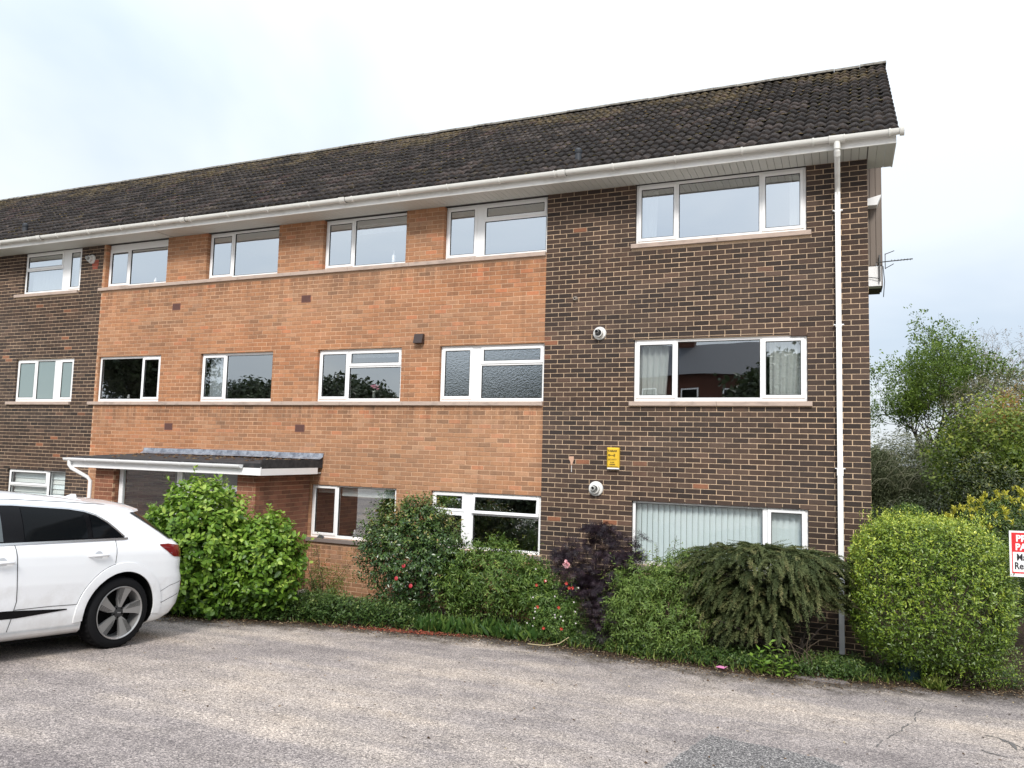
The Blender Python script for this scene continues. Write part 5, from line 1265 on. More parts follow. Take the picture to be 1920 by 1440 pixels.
# 4 green drooping shrub
GRN = leaf_mat('mid_green_leaf', [(0, (0.0416, 0.0813, 0.0154)), (0.5, (0.0936, 0.1663, 0.0319)), (0.85, (0.1794, 0.2538, 0.0506)), (1, (0.3016, 0.3625, 0.0792))], 0.42, 0.25)
sh = tag(empty('drooping_shrub', (-0.2, -1.15, -3.35)), 'loose mid green shrub with drooping pointed leaves below the open vent window', 'shrub')
tips = [(-.75, -1.2, -2.5), (-.5, -1.25, -2.15), (-.2, -1.2, -2.1), (.1, -1.3, -2.2), (.35, -1.2, -2.4), (.55, -1.2, -2.7), (-.4, -1.4, -2.6), (.2, -1.4, -2.7), (-.85, -1.3, -2.8), (-.15, -1.0, -2.05), (.0, -1.5, -2.9)]
stems('stems', (-.2, -1.15, -3.38), tips, BARKD, sh, .011, .003, .05)
sets = []
for c, r, n_, sd in (((-.22, -1.2, -2.55), (.68, .48, .52), 1300, 21), ((-.75, -1.3, -2.75), (.36, .36, .40), 500, 22), ((.42, -1.2, -2.72), (.42, .4, .34), 520, 23)):
    P_, D = crown_points(c, r, n_, sd, (.4, 1.22), 2, .32); sets.append(shoots(P_, D, 8, .17, .075, .024, .25, .35, .75, .4))
P_ = np.array(tips[:6]); sets.append(shoots(P_, unit(P_ - np.array((-.2, -1.2, -3.2))), 9, .25, .07, .024, .5, .2, .7, .2)); sets.append(stray((-.22, -1.2, -2.55), (.68, .48, .52), 34, .32, .065, .022, 304)); foliage('foliage', sets, 'lance', GRN, sh)
# 5 small flowering shrub
FUC = leaf_mat('small_fresh_leaf', [(0, (0.036, 0.080, 0.017)), (0.5, (0.094, 0.174, 0.035)), (1, (0.232, 0.319, 0.072))], 0.45, 0.25)
sh = tag(empty('flowering_shrub', (0.8, -1.35, -3.34)), 'low shrub with small leaves and scattered red and white flowers left of the purple maple', 'shrub')
sets = []
for c, r, n_, sd in (((.78, -1.35, -2.98), (.42, .40, .36), 1100, 31), ((.55, -1.2, -2.65), (.30, .32, .40), 260, 32), ((1.0, -1.3, -2.7), (.2, .28, .34), 160, 33)):
    P_, D = crown_points(c, r, n_, sd, (.45, 1.05), 2, .2); sets.append(shoots(P_, D, 7, .12, .030, .016, .4, .15, .8, .4))
P_ = np.array([(.3 + rng.uniform(-.25, .35), -1.05 + rng.uniform(-.2, .2), -2.35 + rng.uniform(-.3, .1)) for _ in range(70)]); sets.append(shoots(P_, np.tile([0, -.2, 1.], (70, 1)), 9, .25, .035, .009, 1, 0, .5, .2))
foliage('foliage', sets, 'ovate', FUC, sh); stems('stems', (.75, -1.3, -3.38), [(.5, -1.3, -2.6), (.9, -1.3, -2.6), (1.1, -1.4, -2.8), (.35, -1.1, -2.3)], BARK, sh, .008, .002)
REDF = mat('scarlet_petals', (0.50, 0.035, 0.025), .6); WHF = mat('white_petals', (0.75, 0.70, 0.68), .6)
for k in range(26):
    x, z = rng.uniform(.48, 1.16), rng.uniform(-3.1, -2.35); y = -1.35 - .42 * math.sqrt(max(0, 1 - ((x - .8) / .5) ** 2)) * rng.uniform(.85, 1.05) * (1 if z < -2.7 else .7)
    g = MB(); c_ = Vector((x, y, z)); nf_ = 5
    for q in range(nf_): a = 6.28 * q / nf_ + rng.uniform(0, .5); s_ = .017 if k % 3 == 0 else .009; g.add([c_, c_ + Vector((math.cos(a) * s_, -.006, math.sin(a) * s_)), c_ + Vector((math.cos(a + .9) * s_, -.006, math.sin(a + .9) * s_)), c_ + Vector((math.cos(a + .45) * s_ * 1.5, -.012, math.sin(a + .45) * s_ * 1.5))], [(0, 1, 3), (0, 3, 2)])
    g.build('blossom', REDF if k % 3 == 0 else WHF, sh)
# 6 purple maple
MAP = leaf_mat('dark_purple_leaf', [(0, (0.009, 0.006, 0.010)), (0.5, (0.020, 0.011, 0.018)), (0.9, (0.042, 0.020, 0.027)), (1, (0.08, 0.028, 0.030))], 0.5, 0.15)
mp1 = tag(empty('purple_maple', (1.3, -1.1, -3.36)), 'blackish purple feathery Japanese maple left of the wide white blind window', 'maple')
sets = []; cl = [((1.10, -1.05, -2.12), (.50, .40, .17)), ((1.45, -.95, -1.95), (.42, .34, .14)), ((1.0, -1.15, -2.38), (.42, .36, .14)), ((1.30, -1.1, -1.82), (.26, .26, .10)), ((1.70, -1.0, -2.15), (.26, .3, .14)), ((1.32, -1.35, -2.65), (.30, .28, .20)), ((1.42, -1.55, -2.98), (.30, .28, .32)), ((1.22, -1.2, -2.5), (.36, .3, .15)), ((.78, -1.1, -2.22), (.2, .26, .10)), ((1.62, -1.1, -2.42), (.30, .28, .16)), ((1.55, -1.0, -2.22), (.36, .3, .12)), ((.98, -1.2, -2.62), (.22, .25, .12))]
for i, (c, r) in enumerate(cl):
    P_, D = crown_points(c, r, 105 if i < 5 else 85, 40 + i, (.3, 1.15), 2, .3); sets.append(shoots(P_, D, 4, .10, .085, .085, .15, .3, .8, .4, normal_up=1.2))
foliage('foliage', sets, 'palmate', MAP, mp1); stems('branches', (1.32, -1.05, -3.4), [c for c, r in cl] + [(.8, -1.0, -2.2), (1.75, -1.0, -2.1)], BARKD, mp1, .016, .004, .09)
# single pink rose in front of it
g = MB(); c_ = Vector((.95, -1.45, -2.29))
for q in range(14):
    a = rng.uniform(0, 6.28); rr = rng.uniform(.005, .04); s_ = .026; p = c_ + Vector((math.cos(a) * rr, -.02 + rr * .4, math.sin(a) * rr)); g.lathe(p, (rng.normal(0, .3), -1, rng.normal(0, .3)), [(0, .002), (.003, s_ * .7), (.010, s_)], 7)
rose = tag(empty('pink_rose', (.95, -1.45, -3.3)), 'pale pink rose bloom on a long stem in front of the purple maple', 'rose'); g.build('bloom', mat('pale_pink_petals', (.75, .42, .45), .6), rose)
g = MB(); g.tube([(.93, -1.3, -3.3), (.90, -1.4, -2.8), (.95, -1.43, -2.3)], .004, 5); g.build('stem', BARK, rose)
# 7 nandina-like light green shrub
NAN = leaf_mat('light_green_lance', [(0, (0.0552, 0.1000, 0.0200)), (0.5, (0.1308, 0.2081, 0.0430)), (0.85, (0.2172, 0.3001, 0.0650)), (1, (0.3300, 0.4002, 0.1020))], 0.42, 0.25)
sh = tag(empty('lance_leaf_shrub', (2.2, -1.3, -3.34)), 'light green shrub with narrow arching leaves in front of the wide white blind window', 'shrub')
sets = []; tips = [(2.35, -1.1, -1.85), (2.62, -1.15, -1.98), (2.05, -1.1, -2.25), (1.75, -1.2, -2.35), (1.85, -1.3, -2.75), (2.8, -1.1, -2.1), (2.3, -1.3, -2.3), (2.1, -1.2, -1.95), (2.45, -1.2, -2.05), (2.95, -1.1, -2.0)]
for c, r, n_, sd in (((2.15, -1.35, -2.88), (.62, .45, .42), 1200, 51), ((2.05, -1.25, -2.45), (.48, .40, .26), 560, 52), ((2.45, -1.2, -2.3), (.45, .36, .22), 420, 53), ((1.7, -1.4, -2.75), (.30, .34, .22), 160, 54), ((2.55, -1.1, -2.05), (.32, .22, .10), 60, 55)):
    P_, D = crown_points(c, r, n_, sd, (.3, 1.28), 2, .38); sets.append(shoots(P_, D, 8, .17, .062, .017, .3, .3, .75, .45))
P_ = np.array(tips); sets.append(shoots(P_, unit(P_ - np.array((2.1, -1.2, -3))), 10, .30, .062, .018, .4, .3, .7, .2)); sets.append(shoots(P_ - .08, unit(P_ - np.array((2.2, -1.2, -3))), 8, .22, .06, .017, .1, .3, .8, .4))
sets.append(stray((2.15, -1.3, -2.6), (.65, .45, .60), 44, .36, .062, .017, 305)); foliage('foliage', sets, 'lance', NAN, sh); stems('stems', (2.15, -1.2, -3.38), tips, BARK, sh, .009, .002)
# 8 spreading dark shrub with hanging sprays
COT = leaf_mat('brown_green_needle', [(0, (0.0246, 0.0384, 0.0147)), (0.45, (0.0784, 0.1024, 0.0378)), (0.8, (0.1512, 0.1664, 0.0651)), (1, (0.2688, 0.2048, 0.0998))], 0.6, 0.1, .25)
sh = tag(empty('weeping_shrub', (3.5, -1.1, -3.35)), 'wide mound of brownish green hanging sprays beside the white downpipe', 'shrub')
sets = []; SP = []
nsp = 2900; ML = 32
a = rng.uniform(0, 2 * math.pi, nsp); rr = np.sqrt(rng.uniform(.0, 1, nsp)); cx, cyy = 3.38, -1.12; rx, ry = 1.04, .66
rr = rr * (1 + .14 * np.sin(a * 5 + 1) * rr + np.clip(rng.normal(0, .04, nsp), -.1, .06)); px = cx + rx * rr * np.cos(a); py = cyy + ry * rr * np.sin(a)
tier = np.where(px < 3.75, rng.integers(0, 7, nsp) * .15, rng.integers(0, 4, nsp) * .15) * (rr > .25)
pz = -2.08 + .10 * np.sqrt(np.maximum(0, 1 - rr ** 2)) - .20 * np.maximum(0, 2.9 - px) - tier + np.clip(rng.normal(0, .05, nsp), -.12, .09)
P0 = np.stack([px * (1 - .1 * tier) + cx * .1 * tier, py + .25 * tier, pz], 1)
out_ = unit(np.stack([np.cos(a) / rx + rng.normal(0, .35, nsp), np.sin(a) / ry + rng.normal(0, .3, nsp), rng.uniform(-.05, .26, nsp)], 1))
t = np.linspace(0, 1, ML)[None, :, None]; ln = rng.uniform(.24, .50, (nsp, 1, 1)); hang = (.05 + .30 * rr[:, None] ** 2) * rng.uniform(.7, 1.2, (nsp, 1))
pos = P0[:, None] + out_[:, None] * (t - .35) * ln * (1 - .45 * rr[:, None, None] ** 2); pos[..., 2] -= np.clip(t[..., 0] - .25, 0, 1) ** 1.5 * ln[..., 0] * hang * 1.6
tan = unit(np.gradient(pos, axis=1)); up_ = unit(np.array([0, 0, 1.]) + out_[:, None] * .5 + rng.normal(0, .25, (nsp, 1, 3))); sd_v = unit(np.cross(tan, np.broadcast_to(up_, tan.shape)))
base_r = rng.random((nsp, 1)) * .62
for sg in (-1, 1, 0):
    ax = tan * .62 + sd_v * .75 * sg + rng.normal(0, .14, (nsp, ML, 3)) + (up_ * .3 if sg == 0 else 0)
    Ls = (.036 * (1 - .5 * t[..., 0] ** 2) * rng.uniform(.7, 1.2, (nsp, ML))).ravel(); r_ = np.clip((base_r + rng.random((nsp, ML)) * .22 + .16 * t[..., 0]).ravel(), 0, 1)
    nm = np.broadcast_to(up_, tan.shape) + rng.normal(0, .3, (nsp, ML, 3))
    sets.append(((pos + rng.normal(0, .004, pos.shape)).reshape(-1, 3), ax.reshape(-1, 3), nm.reshape(-1, 3), Ls, Ls * .30, r_))
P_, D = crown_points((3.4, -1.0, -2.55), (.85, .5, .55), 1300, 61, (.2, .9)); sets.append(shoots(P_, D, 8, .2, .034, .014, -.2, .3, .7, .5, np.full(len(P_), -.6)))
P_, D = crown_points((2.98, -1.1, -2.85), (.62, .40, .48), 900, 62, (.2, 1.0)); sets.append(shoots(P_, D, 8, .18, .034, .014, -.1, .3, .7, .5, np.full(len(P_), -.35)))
sets.append(stray((3.38, -1.12, -2.35), (1.0, .6, .36), 46, .26, .026, .009, 306, .9)); foliage('foliage', sets, 'lance', COT, sh)
tips = [(2.7, -1.1, -2.2), (3.0, -1.2, -2.1), (3.4, -1.1, -2.0), (3.8, -1.2, -2.1), (4.1, -1.1, -2.25), (3.6, -1.4, -2.4), (3.2, -1.4, -2.5), (4.2, -1.3, -2.75), (3.9, -1.5, -2.9), (2.9, -1.5, -2.8)]
stems('branches', (3.75, -1.15, -3.42), tips, BARKD, sh, .024, .006, .08)
tips = [(3.95 + rng.uniform(-.3, .3), -1.62 + rng.uniform(-.1, .1), -2.85 + rng.uniform(-.25, .15)) for _ in range(9)]; stems('dead_twigs', (3.95, -1.45, -3.32), tips, BARKP, sh, .004, .0015, .08)
# 9 clipped privet
PRV = leaf_mat('privet_leaf', [(0, (0.0486, 0.0838, 0.0140)), (0.3, (0.1075, 0.1775, 0.0200)), (0.6, (0.2138, 0.2987, 0.0350)), (0.85, (0.3712, 0.4350, 0.0520)), (1, (0.6310, 0.6525, 0.1020))], 0.34, 0.20, .5)
hd = tag(empty('privet_hedge', (5.35, -0.9, -3.4)), 'big clipped block of yellow green privet between the downpipe and the parking sign', 'hedge')
sets = []
c, r = (5.30, -.75, -2.34), (.93, .90, .91)
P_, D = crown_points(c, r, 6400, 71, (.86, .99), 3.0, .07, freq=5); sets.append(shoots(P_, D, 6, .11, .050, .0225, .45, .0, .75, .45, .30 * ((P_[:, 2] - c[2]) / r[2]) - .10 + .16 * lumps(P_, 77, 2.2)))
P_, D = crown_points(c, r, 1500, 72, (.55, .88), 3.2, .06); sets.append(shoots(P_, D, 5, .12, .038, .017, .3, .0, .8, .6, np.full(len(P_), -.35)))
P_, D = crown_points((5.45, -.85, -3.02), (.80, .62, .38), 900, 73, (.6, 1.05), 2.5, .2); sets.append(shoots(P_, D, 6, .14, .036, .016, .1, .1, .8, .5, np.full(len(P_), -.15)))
P_ = np.stack([rng.uniform(4.6, 6.0, 150), rng.uniform(-1.5, 0, 150), np.full(150, -1.42)], 1) + rng.normal(0, .03, (150, 3)); sets.append(shoots(P_, np.tile([0, 0, 1.], (150, 1)), 6, .10, .034, .014, .8, 0, .5, .3, np.full(150, .3)))
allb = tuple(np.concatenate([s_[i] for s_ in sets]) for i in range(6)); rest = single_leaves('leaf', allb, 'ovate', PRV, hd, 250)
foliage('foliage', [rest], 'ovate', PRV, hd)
tips = [tuple(p) for p in crown_points(c, r, 60, 74, (.7, .95), 3.5)[0]]; stems('branches', (5.4, -.75, -3.42), tips, BARKP, hd, .012, .003, .08)
tips = [tuple(p) for p in crown_points((5.75, -1.1, -3.0), (.6, .45, .35), 26, 75, (.8, 1.1))[0]]; stems('twigs', (5.6, -.95, -3.35), tips, BARKP, hd, .006, .0015, .06)
# 10.. shrubs past the corner
YEF = leaf_mat('spotted_laurel_leaf', [(0, (0.032, 0.065, 0.017)), (0.5, (0.087, 0.145, 0.029)), (1, (0.203, 0.261, 0.058))], 0.3, 0.15, .5)
YFL = leaf_mat('lemon_new_leaf', [(0, (0.42, 0.40, 0.05)), (1, (0.70, 0.64, 0.10))], .5, .25)
sh = tag(empty('yellow_tipped_bush', (6.5, 1.5, -3.45)), 'dark leaved bush topped with bright lemon yellow shoots behind the privet hedge', 'bush')
c, r = (6.55, 1.5, -2.1), (.85, .7, .90)
P_, D = crown_points(c, r, 1300, 81, (.6, 1.0), 2.3, .12); foliage('foliage', [shoots(P_, D, 7, .16, .075, .026, .4, .1, .8, .35)], 'lance', YEF, sh)
P_, D = crown_points(c, r, 500, 82, (.98, 1.05), 2.3, .12, zmin=.35); P_ = P_[rng.random(len(P_)) < .5]; foliage('young_shoots', [shoots(P_, np.tile([0, 0, 1.], (len(P_), 1)), 9, .07, .075, .032, 1.2, 0, .5, .25)], 'lance', YFL, sh)
stems('stems', (6.5, 1.5, -3.5), [(6.2, 1.4, -1.8), (6.6, 1.5, -1.6), (6.9, 1.5, -1.8)], BARK, sh)
def simple_bush(name, label, c, r, n_, L, W, m, seed, shape='ovate', cat='bush', lump=.15, m_leaf=6, length=None, e=2.2, shell=(.6, 1.0), drp=.1):
    sh = tag(empty(name, (c[0], c[1], -3.45)), label, cat); P_, D = crown_points(c, r, n_, seed, shell, e, lump)
    foliage('foliage', [shoots(P_, D, m_leaf, length or L * 2.2, L, W, .35, drp, .8, .4, box_bias(P_, c, r, .2))], shape, m, sh)
    stems('stems', (c[0], c[1], -3.5), [tuple(p) for p in crown_points(c, r, 8, seed + 5, (.4, .7))[0]], BARKD, sh, .03, .008); return sh
simple_bush('dome_bush', 'small bright green dome shaped bush just past the corner of the block', (5.42, 3.5, -2.16), (.50, .5, .74), 1500, .06, .024, FUC, 91, 'lance')
RHO = leaf_mat('rhododendron_leaf', [(0, (0.014, 0.026, 0.009)), (0.5, (0.036, 0.055, 0.017)), (.9, (0.102, 0.123, 0.029)), (1, (0.217, 0.203, 0.043))], 0.35, 0.1)
simple_bush('rhododendron', 'dark rounded rhododendron behind the yellow tipped bush', (6.75, 5.0, -1.85), (.88, .8, 1.28), 1500, .10, .038, RHO, 95, 'lance')
TG = leaf_mat('spring_maple_leaf', [(0, (0.03, 0.055, 0.010)), (0.45, (0.10, 0.15, 0.022)), (0.8, (0.22, 0.28, 0.042)), (1, (0.42, 0.42, 0.085))], 0.5, 0.35)
def tree(name, label, base, H, crown_c, crown_r, n_leaf, L, W, m_leafmat, seed, bark=BARK, r0=.12, clusters=60, lvl=3, shape='ovate', sparse=False, spread=.5, ncl=10, group=None, top_orange=False, drp=.1):
    tr = tag(empty(name, base), label, 'tree', group); rs = np.random.default_rng(seed); g = MB(); ends = []
    cc, crr = np.array(crown_c), np.array(crown_r)
    def grow(p, d, L_, r_, k):
        pts = [p]; q = p.copy(); dd = d.copy()
        for j in range(4): dd = unit(dd + rs.normal(0, .17 + .02 * k, 3) + np.array([0, 0, .05])); q = q + dd * L_ / 4; pts.append(q.copy())
        g.tube(pts, [r_ * (1 - .12 * j) for j in range(5)], 6 if k < 2 else 4, False)
        if k >= lvl: ends.append((q, dd)); ends.append((pts[2], dd)); return
        for i in range(rs.integers(2, 4) + (1 if k == 0 else 0)):
            ang = rs.normal(0, 1, 3); nd = unit(dd + ang * spread); nd[2] = abs(nd[2]) * .8 + .12
            tgt = cc + crr * rs.normal(0, .45, 3) - q; nd = unit(nd + unit(tgt) * .45 + np.array([0, 0, .25 if sparse else 0])); grow(pts[-1] if i < 3 else pts[3], nd, L_ * rs.uniform(.58, .82), r_ * .58, k + 1)
    b_ = np.array(base, float); grow(b_, unit(np.array([cc[0] - b_[0], cc[1] - b_[1], (cc[2] - b_[2]) * 1.0]) + np.array([0, 0, 1.5])), (H) * .34, r0, 0)
    g.build('trunk', bark, tr, smooth=True)
    E_ = np.array([e_[0] for e_ in ends]); DD = np.array([e_[1] for e_ in ends])
    per = max(1, n_leaf // (len(E_) * 6)); P_ = np.repeat(E_, per, 0) + rng.normal(0, 1, (len(E_) * per, 3)) * crr * (.10 if sparse else .14); D = unit(np.repeat(DD, per, 0) + rng.normal(0, .5, (len(E_) * per, 3)))
    bias = None
    sets = [shoots(P_, D, 6, L * 3, L, W, .2, drp, .8, .4, bias)]
    if not sparse:
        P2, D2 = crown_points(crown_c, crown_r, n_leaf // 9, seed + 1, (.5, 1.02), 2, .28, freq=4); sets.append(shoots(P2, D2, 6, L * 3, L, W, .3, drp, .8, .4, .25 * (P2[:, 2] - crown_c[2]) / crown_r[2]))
    foliage('crown', sets, shape, m_leafmat, tr); return tr
tree('golden_green_tree', 'broad tree with yellow green leaves turning orange at the top behind the privet hedge', (7.9, 9.5, -3.45), 4.0, (7.85, 9.3, -.75), (1.75, 1.3, 1.65), 20000, .12, .062, TG, 101, r0=.09)
ORG = leaf_mat('orange_young_leaf', [(0, (0.232, 0.160, 0.036)), (.5, (0.377, 0.203, 0.051)), (1, (0.493, 0.217, 0.072))], .5, .35)
ot = tag(empty('orange_tipped_maple', (8.6, 10.4, -3.45)), 'young maple with orange bronze top leaves rising above the golden green tree', 'tree')
P_, D = crown_points((8.2, 10.2, .35), (.95, .7, .75), 520, 103, (.4, 1.05), 2, .35, freq=5); foliage('crown', [shoots(P_, D, 6, .22, .075, .035, .6, .1, .7, .4)], 'ovate', ORG, ot); stems('trunk', (8.6, 10.4, -3.5), [(8.0, 10.2, .5), (8.4, 10.2, .8), (8.8, 10.2, .5), (8.3, 10.2, .1)], BARK, ot, .05, .01)
SPR = leaf_mat('sparse_spring_leaf', [(0, (0.05, 0.08, 0.014)), (0.5, (0.11, 0.17, 0.026)), (1, (0.22, 0.29, 0.05))], .5, .35)
tree('sparse_spring_tree', 'tall open tree with thin dark branches and patches of young green leaves beside the block', (7.4, 18, -3.45), 7.2, (7.35, 18, 1.4), (2.1, 1.2, 2.2), 12500, .12, .065, SPR, 111, BARKD, .085, lvl=6, sparse=True, spread=.62)
tree('open_spring_tree', 'thin dark stemmed tree with small green leaves right against the end wall', (6.6, 14.5, -3.45), 6.2, (6.25, 14.5, .8), (1.1, 1.0, 2.0), 14000, .10, .055, SPR, 117, BARKD, .07, lvl=5, sparse=True, spread=.6)
FEA = leaf_mat('feathery_grey_green', [(0, (0.04, 0.052, 0.026)), (0.5, (0.10, 0.118, 0.062)), (1, (0.24, 0.255, 0.15))], .7, .15, .2)
ft = tree('feathery_evergreen', 'dark grey green feathery evergreen close to the corner of the block', (5.9, 12, -3.45), 3.2, (6.0, 12, -1.35), (1.30, 1.2, 1.55), 24000, .12, .016, FEA, 121, BARKD, .1, shape='lance', drp=.5)
tw = MB()
for _ in range(90):
    a = rng.uniform(0, 6.28); p0 = np.array([6.0 + rng.uniform(-.7, .7), 11.2 + rng.uniform(-.8, .2), rng.uniform(-2.0, .0)]); d = np.array([math.cos(a) * .8, -.5, rng.uniform(.1, .9)]); L_ = rng.uniform(.5, 1.1)
    tw.tube([p0 + d * L_ * t - np.array([0, 0, .75 * L_ * t * t]) for t in np.linspace(0, 1, 6)], [.008, .007, .006, .005, .004, .003], 3, False)
tw.build('hanging_twigs', bark_mat('grey_green_twig', (0.15, 0.15, 0.10)), ft)
GRT = leaf_mat('grey_brown_leaf', [(0, (0.06, 0.06, 0.034)), (0.5, (0.15, 0.145, 0.088)), (1, (0.30, 0.27, 0.185))], .7, .2, .2)
tree('grey_olive_tree', 'grey olive coloured tree crown behind the orange tipped maple', (8.6, 13.6, -3.45), 5.0, (8.55, 13.6, .55), (1.6, 1.2, 1.35), 24000, .10, .028, GRT, 131, BARKD, .10, shape='lance')
BRT = leaf_mat('pale_bud', [(0, (0.203, 0.160, 0.131)), (1, (0.435, 0.348, 0.304))], .8, .3, .1)
tree('bare_pale_tree', 'pale leafless looking tree with fine twigs at the right edge of the sky', (11.6, 25, -3.45), 8.2, (11.3, 25, 3.2), (2.3, 1.4, 2.1), 6000, .09, .03, BRT, 141, BARKP, .10, lvl=6, sparse=True, spread=.6, shape='lance')
CED = leaf_mat('dark_cedar', [(0, (0.012, 0.023, 0.013)), (1, (0.043, 0.065, 0.032))], .6, .1)
ct = tag(empty('dark_cedar_tree', (11.3, 22, -3.45)), 'dark flat layered conifer at the far right edge below the bare tree', 'tree')
sets = []
for k, z in enumerate((3.5, 3.0, 2.5, 1.9, 1.2)):
    P_, D = crown_points((11.5, 22, z), (.9 + .15 * k, .8, .12), 260, 150 + k, (.2, 1.05), 2, .3); sets.append(shoots(P_, D, 7, .25, .11, .02, .1, .1, .7, .4))
foliage('crown', sets, 'lance', CED, ct); stems('trunk', (11.5, 22, -3.5), [(11.5, 22, 3.7)], BARKD, ct, .12, .02, .02)
DUN = leaf_mat('dark_undergrowth', [(0, (0.012, 0.017, 0.007)), (0.6, (0.032, 0.043, 0.017)), (1, (0.072, 0.090, 0.032))], .6, .1)
simple_bush('dark_holly', 'black green holly mass behind the small dome bush', (5.9, 7.4, -2.6), (1.5, .8, 1.1), 2000, .08, .035, DUN, 161)
simple_bush('laurel', 'dark evergreen filling the gap under the golden green tree', (8.9, 6.8, -2.75), (1.7, .9, 1.1), 2000, .09, .038, DUN, 165)
for k, (x, y, rr, h) in enumerate(((14, 12, 2.4, 3.2), (16, 24, 3.4, 5.2), (11, 33, 3.4, 4.0), (5, 30, 2.6, 2.4))):
    tree('background_tree', ['dense green tree outside the frame to the right', 'tall tree far right behind the cedar', 'distant tree low behind the bare tree', 'distant low tree behind the sparse spring tree'][k], (x, y, -3.45), h + 2, (x, y, -3.45 + h * .75), (rr, rr * .8, h * .6), 8000, .22, .12, [TG, GRT, FEA, FEA][k], 170 + k, BARKD, .15)

# ground cover, border plants
def scatter_strip(x0, x1, f0, f1, n_): 
    x = rng.uniform(x0, x1, n_); e = np.array([edge_y(v) for v in x]); t = rng.uniform(f0, f1, n_); y = e + t; return x, y, np.array([gz(a_, b_) + max(0, bed_h(a_, b_)) for a_, b_ in zip(x, y)])
IVY = leaf_mat('low_cover_leaf', [(0, (0.018, 0.040, 0.010)), (0.5, (0.050, 0.096, 0.022)), (0.85, (0.10, 0.155, 0.036)), (1, (0.20, 0.24, 0.07))], .45, .25)
sets = []
for (x0, x1, f0, f1, n_, h, L, W) in ((-4.3, -1.2, .08, 1.1, 2600, .28, .048, .036), (-3.6, -2.2, .05, .7, 700, .36, .05, .03), (-1.3, 1.2, .12, 1.0, 1300, .14, .05, .028), (1.2, 4.6, .12, 1.1, 2200, .16, .05, .024), (3.9, 6.3, .10, .9, 900, .14, .045, .02), (-6.5, -4.2, .1, 1.4, 700, .2, .05, .035)):
    x, y, z = scatter_strip(x0, x1, f0, f1, n_); hh = h * rng.uniform(.3, 1.1, n_) * np.minimum(1, ((y - np.array([edge_y(v) for v in x])) / .25 + .25)); P_ = np.stack([x, y, z + hh], 1)
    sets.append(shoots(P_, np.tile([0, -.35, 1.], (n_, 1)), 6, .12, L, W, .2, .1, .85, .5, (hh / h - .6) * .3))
o = foliage('ground_cover', sets, 'ovate', IVY, None); tag(o, 'low mixed green ground cover along the edge of the planting bed', 'ground cover', kind='stuff')
BLD = leaf_mat('strap_leaf', [(0, (0.026, 0.065, 0.014)), (0.6, (0.058, 0.123, 0.026)), (1, (0.131, 0.203, 0.043))], .4, .25)
x, y, z = scatter_strip(-1.0, .62, .12, .55, 620); P_ = np.stack([x, y, z], 1); ax = np.stack([rng.normal(0, .45, 620), rng.normal(-.25, .4, 620), np.ones(620)], 1); Ls = rng.uniform(.12, .24, 620)
o = foliage('lily_of_the_valley', [(P_, ax, rng.normal(0, 1, (620, 3)) + np.array([0, -1, .6]), Ls, Ls * .28, rng.random(620))], 'ovate', BLD, None); tag(o, 'patch of upright strap shaped leaves under the drooping shrub', 'strap leaves', kind='stuff')
GRS = leaf_mat('grass_blade', [(0, (0.072, 0.123, 0.022)), (0.6, (0.189, 0.261, 0.043)), (1, (0.377, 0.362, 0.116))], .5, .3)
n_ = 150; P_ = np.stack([5.32 + rng.normal(0, .05, n_), -1.36 + rng.normal(0, .04, n_), np.full(n_, gz(0, -1.36))], 1); ax = rng.normal(0, .8, (n_, 3)); ax[:, 2] = 1; Ls = rng.uniform(.08, .20, n_)
tf_ = tag(empty('grass_tuft', (5.32, -1.36, gz(0, -1.36))), 'tuft of light green grass at the tarmac edge below the privet hedge', 'grass tuft')
foliage('blades', [(P_, ax, rng.normal(0, 1, (n_, 3)), Ls, np.full(n_, .007), rng.random(n_))], 'lance', GRS, tf_)
x, y, z = scatter_strip(-4, 6.2, .0, .5, 900); ax = rng.normal(0, .5, (900, 3)); ax[:, 2] = 1; Ls = rng.uniform(.04, .16, 900)
o = foliage('grass', [(np.stack([x, y, z], 1), ax, rng.normal(0, 1, (900, 3)), Ls, np.full(900, .006), rng.random(900))], 'lance', GRS, None); tag(o, 'thin grass blades growing among the ground cover', 'grass', kind='stuff')
BRI = leaf_mat('fresh_broad_leaf', [(0, (0.102, 0.189, 0.029)), (0.6, (0.203, 0.334, 0.051)), (1, (0.334, 0.464, 0.087))], .4, .3)
bp = tag(empty('bright_leaf_plant', (3.6, -1.72, gz(0, -1.72))), 'low fresh green broad leaved plant at the foot of the weeping shrub', 'plant')
g_sets = []
for (x, y, h) in ((3.46, -1.80, .26), (3.58, -1.78, .36), (3.74, -1.80, .34), (3.66, -1.86, .24), (3.38, -1.78, .20), (3.82, -1.80, .22), (3.52, -1.86, .18)):
    P_ = np.array([(x, y, gz(x, y) + h)]); g_sets.append(shoots(P_, np.array([[0, -.1, 1.]]), 12, h * .9, .105, .048, 1, 0, .85, .1))
allb = tuple(np.concatenate([s_[i] for s_ in g_sets]) for i in range(6)); single_leaves('leaf', allb, 'ovate', BRI, bp, 999)
stems('stems', (3.6, -1.72, gz(0, -1.72)), [(3.48, -1.74, -3.12), (3.6, -1.7, -3.0), (3.74, -1.72, -3.08)], BARK, bp, .004, .003, .01)
